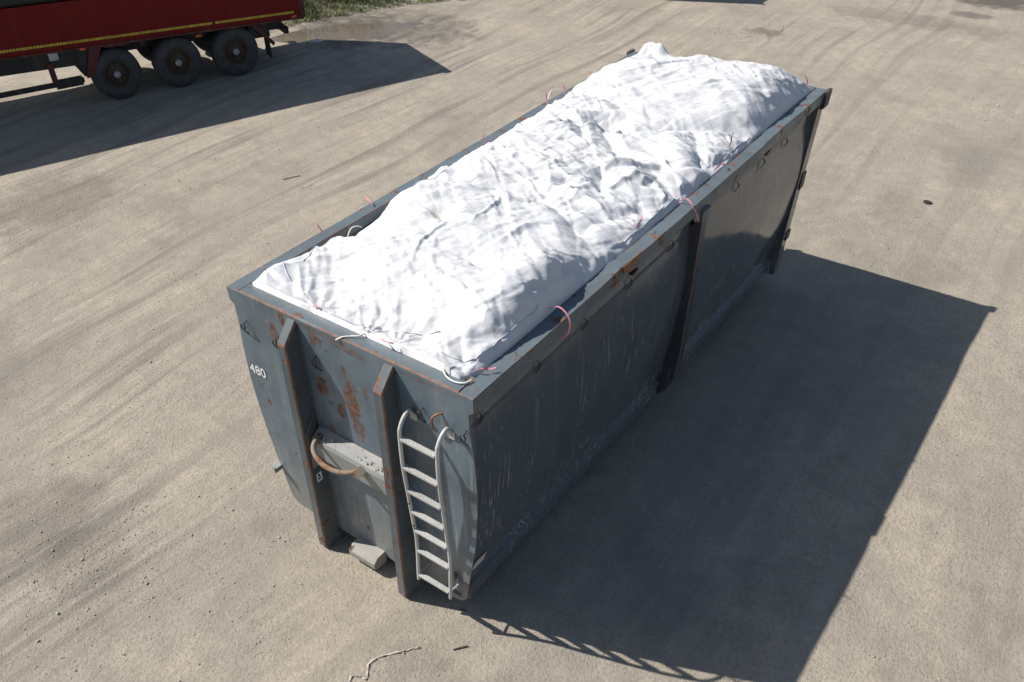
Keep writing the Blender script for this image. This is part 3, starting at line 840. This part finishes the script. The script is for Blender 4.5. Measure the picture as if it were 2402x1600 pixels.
# skirt: the cloth turns down inside the rim
def bag_mat():
    a = NT('white woven plastic')
    xyz = a.sep()
    big = a.noise(1.1, 4, 0.6)
    col = a.mix(a.step(big, 0.35, 0.7), (0.585, 0.59, 0.60), (0.535, 0.545, 0.565))
    dx = a.math('MULTIPLY', a.math('SUBTRACT', xyz[0], -0.33), 1/.16); dy = a.math('MULTIPLY', a.math('SUBTRACT', xyz[1], 1.62-3.3), 1/.10)
    d2 = a.math('ADD', a.math('MULTIPLY', dx, dx), a.math('MULTIPLY', dy, dy))
    d2 = a.math('ADD', d2, a.math('MULTIPLY_ADD', a.noise(9, 5, 0.7), 2.0, -1.0))
    col = a.mix(a.math('MULTIPLY', a.step(d2, 1.1, 0.2), 0.55), col, (0.62, 0.57, 0.47))
    wr = a.noise(1.0, 3, 0.5, vec=a.map(scale=(9, 3, 5), rot=(0, 0, .6)), dist=.6)
    wr2 = a.noise(1.0, 3, 0.5, vec=a.map(scale=(3.5, 11, 5), rot=(0, 0, .35)), dist=.6)
    r1 = a.step(a.math('ABSOLUTE', a.math('SUBTRACT', wr, .5)), .0, .035)
    r2 = a.step(a.math('ABSOLUTE', a.math('SUBTRACT', wr2, .5)), .0, .03)
    h = a.math('ADD', a.math('MULTIPLY', r1, .5), a.math('MULTIPLY', r2, .5))
    h = a.math('ADD', h, a.math('MULTIPLY', a.noise(45, 3, .6), .10))
    return a.done(col, 0.5, normal=a.bump(h, 0.22, 0.006), spec=0.35)
M_bag = bag_mat()
co = BP.reshape(-1, 3) - np.array([0, 3.3, 2.4])
rim_ids = np.concatenate([bi[:, 0], bi[-1, 1:], bi[-2::-1, -1], bi[0, -2:0:-1]])
sk = co[rim_ids].copy(); sk[:, 0] *= 0.995; sk[:, 2] = -0.45
n0 = len(co); co = np.concatenate([co, sk]); nr = len(rim_ids); ii = np.arange(nr)
sq = np.stack([rim_ids, n0+ii, n0+(ii+1) % nr, rim_ids[(ii+1) % nr]], -1)
cloth = link('bag_cloth', grid_mesh('bag_cloth', co, np.concatenate([bq, sq])), M_bag, bag_root)

# height lookup on the relaxed cloth
_bx = BP[..., 0].ravel(); _by = BP[..., 1].ravel(); _bz = BP[..., 2].ravel()
def bag_z(x, y):
    d = (_bx-x)**2 + (_by-y)**2
    k = np.argpartition(d, 4)[:4]; w = 1/(d[k]+1e-6)
    return float((_bz[k]*w).sum()/w.sum())
M_cord = plain('white cord', (.72, .71, .68), .8)
M_seam = plain('grey seam thread', (.47, .48, .51), .8)
M_pink = plain('faded pink ribbon', (.68, .27, .34), .7, 0, .15, 20)
def seam(pts, r=.0032, mat=None, name='seam', lift=.004):
    c = catmull([(x, y, 0) for x, y in pts], 14)
    p = [(q.x, q.y-3.3, bag_z(q.x, q.y)+lift-2.4) for q in c]
    p = [Vector(q) for q in p]
    return MB().tube(p, r, 6).build(name, mat or M_seam, bag_root, smooth=True)
seam([(-1.03, .42), (-.82, .30), (-.60, .23), (-.40, .19)])
seam([(-.40, .19), (-.10, .165), (.18, .19), (.45, .30), (.62, .42)])
seam([(-.93, .55), (-1.0, .80), (-.97, 1.05)], .0032)
seam([(-.98, 1.30), (-1.02, 1.65), (-1.05, 2.0), (-.9, 2.35)], .0032)
seam([(1.06, 2.25), (1.07, 2.6), (1.075, 2.95), (1.07, 3.3)], .0032)
seam([(1.07, 4.0), (1.065, 4.4), (1.07, 4.8)], .0032)
seam([(1.06, .5), (1.075, .75), (1.08, 1.0)], .0032)
seam([(.80, .21), (.93, .24), (1.03, .32), (1.06, .5)], .0032)
# loose cords
def cord(pts, r=.006, name='cord'):
    return MB().tube([(p[0], p[1]-3.3, p[2]-2.4) for p in catmull(pts, 6)], r, 6).build(name, M_cord, bag_root, smooth=True)
cord([(.17, .17, 2.50), (.14, .09, 2.475), (.08, .05, 2.468), (.03, .01, 2.464), (-.01, -.02, 2.44)])
cord([(.86, .16, 2.50), (.93, .09, 2.475), (1.02, .065, 2.468), (1.10, .09, 2.468), (1.12, .15, 2.468)])
cord([(-.97, 1.10, 2.47), (-.99, 1.17, 2.505), (-.97, 1.22, 2.51), (-.98, 1.28, 2.47)], .005)
cord([(-1.06, 4.32, 2.60), (-1.10, 4.42, 2.63), (-1.10, 4.52, 2.63), (-1.05, 4.62, 2.60)], .005)
# pink tie ribbons: foot point, then offsets of the free end
TIES = [((-1.16, .985), [(0, 0, 0), (-.01, .01, .06), (-.03, -.02, .12), (-.06, -.01, .17)]),
        ((-1.18, 1.64), [(0, 0, 0), (-.05, .0, .05), (-.12, .02, .07), (-.18, .03, .10)]),
        ((-1.10, 3.237), [(0, 0, 0), (-.01, .0, .08), (-.03, -.01, .15), (-.02, .01, .20)]),
        ((-1.10, 4.372), [(0, 0, .05), (-.01, .0, .14), (-.04, .02, .22), (-.05, .01, .29)]),
        ((-1.10, 4.747), [(0, 0, .05), (-.03, .0, .12), (-.05, .02, .18), (-.09, .0, .24)]),
        ((-1.10, 5.329), [(0, 0, .05), (-.03, .0, .10), (-.06, .02, .14), (-.10, .0, .16)]),
        ((1.05, 6.40), [(0, 0, .02), (-.02, .02, .08), (-.05, .02, .12), (-.09, .03, .17)]),
        ((1.02, 4.427), [(0, 0, 0), (.01, .0, .06), (.0, .01, .11), (.02, .0, .16)]),
        ((1.09, 3.95), [(0, 0, 0), (.03, .06, .05), (.05, .12, .06), (.02, .17, .04)]),
        ((1.10, 3.22), [(0, 0, 0), (.08, .0, .05), (.17, -.03, .01), (.23, -.02, -.08), (.27, -.04, -.14)]),
        ((1.05, 2.522), [(0, 0, 0), (.01, .02, .05), (.02, .05, .08), (.0, .09, .10)]),
        ((1.11, 1.107), [(0, 0, .02), (.08, .02, .06), (.17, .02, .02), (.225, .0, -.06), (.215, -.02, -.15), (.17, -.05, -.20)]),
        ((1.08, .235), [(0, 0, 0), (.05, .02, .035), (.09, .06, .02), (.13, .11, .025)]),
        ((.46, .10), [(0, 0, .01), (-.03, -.02, .02), (-.09, -.025, .015), (-.13, .0, .012)]),
        ((-.36, .135), [(0, 0, .01), (-.04, .03, .05), (.02, .0, .055), (.05, -.03, .02)]),
        ((-1.12, .30), [(0, 0, 0), (.0, -.02, .04), (.01, -.04, .07)])]
for (x, y), off in TIES:
    z0 = max(bag_z(x, y), HT+.012)
    kk = .55 if x < 0 or y > 6 else .85
    p = [Vector((x+a*kk, y-3.3+b*kk, z0-2.4+c*kk)) for a, b, c in off]
    c = catmull(p, 5)
    wd = [Vector((.75+.3*math.cos(.2*i+x), .55+.3*math.sin(.2*i), .1)) for i in range(len(c))]
    MB().ribbon(c, wd, .013, .002).build('tie_ribbon', M_pink, bag_root)

# ------------------------------------------------------------------ red trailer
TO = (-11.178, 8.1425, 0.0); TA = math.atan2(-0.40229, 0.91551)
tr = empty('tipper_trailer', TO, TA); tr.scale = (1.08, 1.08, 1.08)
tag(tr, 'dark red three axle trailer with yellow dashed reflective strip', 'trailer')
M_red = steel_mat('dark red paint', base=(0.150, 0.0065, 0.0065), rough=(.35, .5), rust=.0, grime=-.15)
M_red.node_tree.nodes['Principled BSDF'].inputs['Specular IOR Level'].default_value = .15
M_red2 = steel_mat('faded red paint', base=(0.085, 0.010, 0.010), rough=(.5, .7), rust=.12, grime=.6)
M_chas = steel_mat('black chassis', base=(.018, .016, .016), rough=(.5, .7), rust=.15, grime=.4)
M_tarp = plain('black tarpaulin', (.012, .012, .014), .6)
M_tyre = plain('dusty tyre rubber', (.052, .052, .053), .8, 0, .25, 7, bump=.1)
M_rimw = steel_mat('rusty wheel rim', base=(.075, .048, .032), rough=(.6, .8), rust=.35, grime=.5)
M_hub = plain('grey hub cap', (.33, .33, .34), .5, .2)
M_bolt = plain('dull bolt', (.20, .17, .12), .6, .3)
M_ystrip = plain('yellow reflective strip', (.55, .40, .03), .5)
M_amber = plain('amber lamp lens', (.60, .13, .01), .3)
M_lampbox = plain('grey box', (.42, .42, .41), .6)
def zs_(u): return .0375*(1.35-u) - .04           # the body sits nose up
def slab(n0, n1, u0, u1, za, zb, name, mat, parent=tr, bevel=0.0):
    vs = []
    for (n_, u_) in ((n0, u0), (n1, u0), (n1, u1), (n0, u1)):
        vs.append((n_, u_, za+zs_(u_)))
    for (n_, u_) in ((n0, u0), (n1, u0), (n1, u1), (n0, u1)):
        vs.append((n_, u_, zb+zs_(u_)))
    m = MB().add(vs, [(0,3,2,1),(4,5,6,7),(0,1,5,4),(1,2,6,5),(2,3,7,6),(3,0,4,7)])
    return m.build(name, mat, parent, bevel=bevel)
U0, U1 = -9.5, 1.56
TW = -2.0
slab(-.03, .02, U0, U1, .93, 1.685, 'side_board', M_red, bevel=.01)
slab(TW, TW+.05, U0, U1, .93, 1.685, 'side_board', M_red, bevel=.01)
slab(TW+.05, -.03, U0, U1-.02, .93, 1.0, 'load_floor', M_chas)
slab(TW+.02, .0, U0, U1-.02, 1.685, 2.95, 'tarp_cover', M_tarp, bevel=.05)
slab(TW+.0, .035, U1-.10, U1+.03, .915, 2.97, 'rear_frame', M_red2, bevel=.012)
slab(TW+.1, -.08, U1+.02, U1+.12, 2.45, 2.52, 'rear_roof_lip', M_tarp)
slab(-.05, .03, U0, U1, .895, .93, 'lower_frame', M_red2)
for (ua, ub) in ((U0, -0.25), (-0.19, 1.36)):
    strip = slab(.0205, .0225, ua, ub, 1.010, 1.050, 'reflective_strip', M_ystrip)
M_dk = plain('strip joint', (.03, .02, .01), .7)
nd = 0
mbd = MB()
u = -4.3
while u < 1.34:
    if not (-.27 < u < -.17):
        z = 1.005+zs_(u)
        mbd.box(.0223, .0232, u-.005, u+.005, z+.004, z+.046)
    u += .055
tag(mbd.build('strip_joints', M_dk, tr), kind='stuff')
# chassis
slab(-.62, -.50, U0, 1.25, .62, .90, 'chassis_beam', M_chas)
slab(TW+.50, TW+.62, U0, 1.25, .62, .90, 'chassis_beam', M_chas)
slab(-.30, -.05, -9.0, -2.75, .62, .895, 'side_locker', M_chas)
for cu in (-8.5, -7, -5.5, -3.2, -1.58, -.5, .55):
    slab(TW+.05, -.03, cu-.05, cu+.05, .80, .905, 'cross_member', M_chas)
# wheels: tyre and rim, centre at (n, u)
def wheel_root(u_, inner=False):
    w = empty('wheel'); w.parent = tr
    w.location = ((-.02 if not inner else TW+.02), u_, 0.452); 
    if inner: w.rotation_euler = (0, 0, math.pi)
    return w
def wheel_parts(w):
    R_ = .455; Wt = .31
    prof = [(-.02, .235), (0, .25), (.012, .30), (.006, .38), (-.008, .415), (-.03, .440), (-.06, .452), (-.10, R_), (-.16, R_), (-.22, R_), (-.27, .45), (-.295, .43), (-.31, .38), (-.31, .235), (-.02, .235)]
    t = MB().lathe_x(prof, 48).build('tyre', M_tyre, w, smooth=True)
    gr = MB()
    rimp = [(-.02, .235), (.004, .248), (.008, .240), (-.01, .228), (-.03, .215), (-.09, .205), (-.11, .195), (-.115, .175), (-.085, .15), (-.08, .115), (-.06, .10), (-.06, .085), (-.035, .08), (-.035, .0)]
    r = MB().lathe_x(rimp, 40).build('rim', M_rimw, w, smooth=True)
    MB().lathe_x([(-.04, .062), (-.005, .060), (.008, .045), (.010, 0)], 24).build('hub', M_hub, w, smooth=True)
    for k in range(10):
        a = 2*math.pi*k/10
        MB().lathe_x([(-.085, .013), (-.055, .013), (-.050, .009), (-.050, 0)], 6, (0, .132*math.cos(a), .132*math.sin(a))).build('wheel_nut', M_bolt, r)
    MB().lathe_x([(.001, .252), (.0035, .254), (.0035, .262), (.001, .264)], 48).build('tyre_bead', plain('worn bead', (.05, .05, .053), .8), t, smooth=True)
    return w
w0 = wheel_parts(wheel_root(-2.165))
for u_ in (-1.02, .11):
    c = copy_tree(w0, tr); c.location = (-.02, u_, .452)
for u_ in (-2.165, -1.02, .11):
    c = copy_tree(w0, tr); c.location = (TW+.02, u_, .452); c.rotation_euler = (0, 0, math.pi)
    MB().tube([(-.3, u_, .452), (TW+.3, u_, .452)], .065, 12).build('axle', M_chas, tr)
    slab(-.72, -.66, u_-.30, u_+.22, .42, .62, 'suspension_arm', M_chas)
# red mudguard strut ahead of the wheels, locker box, side guard
MB().prism_x([(-2.50, 1.05), (-2.27, 1.04), (-2.58, .50), (-2.70, .50)], -.06, .0).build('mudguard_strut', M_red2, tr, bevel=.006)
MB().prism_x([(-2.72, .52), (-2.55, .50), (-2.50, 1.0), (-2.95, .95)], -.30, -.065).build('mudguard_strut', M_chas, tr)
slab(-.05, .015, -2.27, -1.85, .86, .90, 'guard_bracket', M_red2)
slab(-.03, .03, -3.22, -3.06, .77, .90, 'document_box', M_lampbox, bevel=.008)
MB().box(-.05, -.01, -3.29, -3.19, .46, .85).build('guard_post', M_red2, tr)
MB().box(-.05, -.01, -6.29, -6.19, .46, .95).build('guard_post', M_red2, tr)
for z0_ in (.44,):
    MB().box(-.045, -.008, -9.0, -2.75, z0_, z0_+.09).build('side_guard_rail', M_chas, tr, bevel=.006)
MB().box(-.05, -.015, -3.25, -2.78, .40, .56).build('side_guard_panel', M_chas, tr)
for (u_, z_) in ((-2.63, 1.015), (-.56, .865)):
    slab(-.01, .035, u_-.05, u_+.05, z_-.04+(.0 if u_ > -1 else -.1), z_+.0+(.0 if u_ > -1 else -.1), 'marker_lamp', M_amber, bevel=.006)
# rear struts, mudflap and bumper
MB().prism_x([(.52, .84), (.56, .90), (.90, .50), (.86, .44)], -.05, -.0).build('rear_strut', M_red2, tr)
MB().prism_x([(.78, .80), (.86, .86), (1.30, .60), (1.26, .52)], -.75, -.66).build('rear_strut', M_chas, tr)
MB().box(TW+.05, -.4, 1.24, 1.34, .50, .62).build('rear_bumper', M_chas, tr, bevel=.01)
MB().box(-.33, -.02, .78, .80, .22, .62).build('mud_flap', M_tarp, tr)
slab(-.5, -.1, .45, .85, .62, .90, 'rear_valve_box', M_chas)
MB().box(.02, .04, 1.30, 1.40, .90, .93).build('marker_lamp', M_amber, tr)
# hitch leg far to the left keeps the nose up
MB().box(-.62, -.50, -8.9, -8.78, .0, 1.0).build('landing_leg', M_chas, tr)
MB().box(TW+.50, TW+.62, -8.9, -8.78, .0, 1.0).build('landing_leg', M_chas, tr)

# ------------------------------------------------------------------ a second container beyond the picture's upper edge, seen by its shadow
sk_root = empty('parked_container', (-7.21, 17.92, 0), math.radians(0))
tag(sk_root, 'grey steel container beyond the upper edge that throws a shadow', 'container')
Bk = MB().box(-3.0, 1.05, -.05, .0, .1, 2.35).build('front_wall', M_side, sk_root)
MB().box(-3.0, 1.05, 1.9, 1.95, .1, 2.35).build('rear_wall', M_side, sk_root)
MB().box(1.0, 1.05, .0, 1.9, .1, 2.35).build('side_wall', M_side, sk_root)
MB().box(-3.0, -2.95, .0, 1.9, .1, 2.35).build('side_wall', M_side, sk_root)
MB().box(-2.95, 1.0, .0, 1.9, .1, .14).build('floor', M_dark, sk_root)
MB().box(-3.02, 1.08, -.07, .02, 2.351, 2.42).build('top_rim', M_rim, sk_root)
for x in (-2.0, .2):
    MB().box(x, x+.12, -.04, 1.9, .0, .10).build('skid', M_dark, sk_root)

# ------------------------------------------------------------------ stones, grass, litter
def pebbles():
    r = np.random.default_rng(3)
    spots = []
    def ok(x, y):
        return not (abs(x) < 1.15 and -.02 < y < LEN*1.037)
    xs = r.uniform(-14, 5.8, 17000); ys = r.uniform(-3.5, 21, 17000)
    keep = r.random(17000) < .35 + .65*(fbm(xs*.5, ys*.5, 3, 5) > .05)
    for x, y in zip(xs[keep], ys[keep]):
        if ok(x, y): spots.append((x, y, abs(r.normal(0, .004))+.0035))
    for (px, py, rad, cnt, sz) in ((-2.20, -1.61, .6, 520, .0075), (-3.1, -1.2, .8, 260, .007), (-1.2, -1.0, .7, 160, .006), (-4.6, .9, 1.2, 200, .007), (-0.58, -0.26, .5, 150, .007), (-0.22, -1.22, .35, 130, .006), (1.11, -0.57, .35, 200, .005), (4.05, 2.19, .55, 170, .006), (-2.96, 16.70, .6, 200, .011), (-3.83, 16.29, .3, 80, .013),
                               (2.16, 14.61, .6, 130, .011), (0.98, 10.02, 1.0, 320, .007), (1.29, 8.59, .9, 200, .007), (-2.01, -1.08, 1.0, 240, .007), (-9.06, 2.71, .9, 160, .009), (-9.68, 12.53, 1.1, 120, .011), (-6.98, 7.17, 1.2, 90, .009)):
        for _ in range(cnt):
            x, y = r.normal(px, rad*.6), r.normal(py, rad*.6)
            if ok(x, y): spots.append((x, y, sz*.45+sz*abs(r.normal(0, .5))**1.6))
    arr = np.array(spots)
    zz = ground_z(arr[:, 0], arr[:, 1])
    ico = [(0,0,1),(.894,0,.447),(.276,.851,.447),(-.724,.526,.447),(-.724,-.526,.447),(.276,-.851,.447),(.724,.526,-.447),(-.276,.851,-.447),(-.894,0,-.447),(-.276,-.851,-.447),(.724,-.526,-.447),(0,0,-1)]
    fc = [(0,1,2),(0,2,3),(0,3,4),(0,4,5),(0,5,1),(1,6,2),(2,7,3),(3,8,4),(4,9,5),(5,10,1),(6,7,2),(7,8,3),(8,9,4),(9,10,5),(10,6,1),(11,7,6),(11,8,7),(11,9,8),(11,10,9),(11,6,10)]
    ico = np.array(ico); fc = np.array(fc)
    N = len(arr)
    sc = arr[:, 2][:, None]*r.uniform(.6, 1.25, (N, 3)); sc[:, 2] *= .75
    ang = r.uniform(0, 6.28, N); ca, sa = np.cos(ang), np.sin(ang)
    V = ico[None]*sc[:, None]*r.uniform(.8, 1.2, (N, 12, 1))
    W_ = np.empty_like(V); W_[..., 0] = V[..., 0]*ca[:, None]-V[..., 1]*sa[:, None]; W_[..., 1] = V[..., 0]*sa[:, None]+V[..., 1]*ca[:, None]; W_[..., 2] = V[..., 2]
    W_ += np.stack([arr[:, 0], arr[:, 1], zz+arr[:, 2]*.25], -1)[:, None]
    F = (fc[None]+(np.arange(N)*12)[:, None, None]).reshape(-1, 3)
    me = bpy.data.meshes.new('pebbles'); co = W_.reshape(-1, 3)
    me.vertices.add(len(co)); me.vertices.foreach_set('co', co.astype(np.float32).ravel())
    me.loops.add(F.size); me.loops.foreach_set('vertex_index', F.astype(np.int32).ravel())
    me.polygons.add(len(F)); me.polygons.foreach_set('loop_start', np.arange(0, F.size, 3, dtype=np.int32))
    me.update(calc_edges=True)
    a = NT('pebble stone')
    col = a.ramp(a.noise(5, 2, .5), [(.3, (.21, .19, .17)), (.5, (.33, .30, .265)), (.7, (.44, .41, .37))])
    o = link('pebbles', me, a.done(col, .9))
    tag(o, 'scattered small stones lying on the dusty yard', 'pebbles', None, 'stuff')
pebbles()

def grass():
    r = np.random.default_rng(12)
    vs = []; fs = []; mi = []
    def blade(x, y, z, h, w, lean, az, m):
        b = len(vs); d = np.array([math.cos(az), math.sin(az)]); p = np.array([-d[1], d[0]])
        for k, (t, ww) in enumerate(((0, 1), (.5, .8), (.85, .4))):
            off = lean*h*t*t
            for s in (-1, 1):
                vs.append((x+d[0]*off+p[0]*w*ww*s, y+d[1]*off+p[1]*w*ww*s, z+h*t*(1-.25*lean*t)))
        vs.append((x+d[0]*lean*h, y+d[1]*lean*h, z+h*(1-.25*lean)))
        fs.extend([(b, b+1, b+3, b+2), (b+2, b+3, b+5, b+4), (b+4, b+5, b+6)]); mi.extend([m]*3)
    xs = r.uniform(-18, -7.5, 31000); ys = r.uniform(9.6, 20, 31000)
    es = verge_dist(xs, ys); eg = .25*fbm(xs*1.8, ys*1.8, 3, 77)
    k = (es > eg) & (es < 3.2); xs, ys, es = xs[k], ys[k], es[k]
    zs = ground_z(xs, ys)-.01; tf = fbm(xs*2.5, ys*2.5, 2, 78)
    for x, y, e, z, tuft in zip(xs, ys, es, zs, tf):
        h = (.06+.22*max(0, tuft+.25))*(1+.5*min(1, max(0, e-.3)))*r.uniform(.6, 1.3)
        for _ in range(3):
            blade(x+r.normal(0, .03), y+r.normal(0, .03), z, h*r.uniform(.7, 1.2), r.uniform(.005, .010), r.uniform(.15, .8), r.uniform(0, 6.28), 0 if r.random() < .78-.22*min(1, max(0, e-.6)) else 1)
    me = pymesh('grass', vs, fs)
    a = NT('green grass'); ca = a.ramp(a.noise(4, 4, .6), [(.3, (.085, .14, .022)), (.55, (.16, .24, .04)), (.75, (.26, .32, .07))])
    g1 = a.done(ca, .6)
    b = NT('dry grass'); cb = b.ramp(b.noise(6, 3, .6), [(.3, (.20, .16, .09)), (.7, (.38, .32, .20))]); g2 = b.done(cb, .8)
    me.materials.append(g1); me.materials.append(g2); me.polygons.foreach_set('material_index', mi)
    o = link('grass', me)
    tag(o, 'rough green grass growing along the verge behind the puddle', 'grass', None, 'stuff')
    # dry stalks and twigs tangled above the grass
    for k, (cx, cy) in enumerate(((-13.60, 12.29), (-12.87, 13.77))):
        bush = empty('dry_bush', (cx, cy, gz(cx, cy)))
        tag(bush, ('tangled bare brown bush just behind the trailer tail' if k == 0 else 'thinner bare bush of dead stalks right of the trailer tail'), 'bush')
        mb = MB()
        for i in range(120):
            a0 = r.uniform(0, 6.28); x0, y0 = r.normal(0, .35), r.normal(0, .5); h = r.uniform(.35, 1.25)
            lx, ly = r.normal(0, .35)*h, r.normal(0, .35)*h
            p = [(x0, y0, -.03), (x0+lx*.35+r.normal(0, .03), y0+ly*.35+r.normal(0, .03), h*.5), (x0+lx, y0+ly, h)]
            mb.tube(p, [.009, .006, .003], 4, cap=False)
            for _ in range(3):
                t = r.uniform(.4, .95); bx, by, bz = x0+lx*t, y0+ly*t, h*t
                mb.tube([(bx, by, bz), (bx+r.normal(0, .14), by+r.normal(0, .14), bz+r.uniform(-.05, .2))], [.004, .002], 3, cap=False)
        mb.build('stems', plain('dead stems %d' % k, (.20, .165, .125), .85, 0, .45, 3), bush)
        lv = MB()
        for i in range(500):
            x0, y0, z0 = r.normal(0, .4), r.normal(0, .55), abs(r.normal(.35, .28)); s_ = r.uniform(.012, .03)
            d = Vector(r.normal(size=3)).normalized(); e = d.orthogonal().normalized()
            c0 = Vector((x0, y0, z0))
            lv.add([c0-d*s_, c0+e*s_*.4, c0+d*s_, c0-e*s_*.4], [(0,1,2,3)])
        lv.build('dry_leaves', plain('dry leaves %d' % k, (.22, .20, .10), .85, 0, .5, 5), bush)
grass()

# strap, lid and bits of litter
def ground_strip(name, pts, w, mat, label, cat):
    c = catmull([(x, y, 0) for x, y in pts], 7)
    org = pts[0]
    p = [Vector((q.x-org[0], q.y-org[1], gz(q.x, q.y)+.012+.006*math.sin(i*.9))) for i, q in enumerate(c)]
    wd = [Vector((.6+.3*math.sin(.15*i), .6+.3*math.cos(.15*i), .12*math.sin(.3*i))) for i in range(len(p))]
    o = MB().ribbon(p, wd, w, .003).build(name, mat)
    o.location = (org[0], org[1], 0)
    return tag(o, label, cat)
M_strap = plain('dusty white strap', (.50, .47, .41), .85)
ground_strip('webbing_strap', [(0.97, -0.47), (0.87, -0.59), (0.77, -0.71), (0.73, -0.78), (0.72, -0.86), (0.77, -0.93), (0.80, -0.98), (0.76, -0.98), (0.72, -1.00), (0.68, -1.03), (0.70, -1.07)], .013, M_strap, 'crumpled white strap lying on the gravel in front', 'strap')
lid = MB().lathe_x([(0, 0), (.0, .05), (.006, .062), (.014, .064), (.018, .055), (.012, .045), (.012, 0)], 24)
lid.v = [(y, z*.85, x) for x, y, z in lid.v]
lo_ = lid.build('rubber_lid', plain('black rubber', (.02, .02, .02), .7), smooth=True)
lo_.location = (2.22, 10.28, gz(2.22, 10.28)+.004); tag(lo_, 'small dark round lid lying alone on sunlit gravel', 'lid')
for (x, y, ln, az, lab) in ((1.25, -0.27, .13, .9, 'thin dark twig beside the container shadow in front'), (1.03, 0.05, .05, .3, 'short dark chip at the edge of the container shadow'), (-6.65, 5.38, .30, 1.1, 'bent dark wire on the gravel between trailer and container')):
    z = gz(x, y)+.008
    pts = [(-ln/2*math.cos(az), -ln/2*math.sin(az), 0), (.01, .015, .004), (ln/2*math.cos(az), ln/2*math.sin(az), 0)]
    o = MB().tube(catmull(pts, 4), .006, 5).build('twig', plain('dark twig', (.07, .055, .04), .9)); o.location = (x, y, z)
    tag(o, lab, 'twig', 'twigs and bits on the ground')
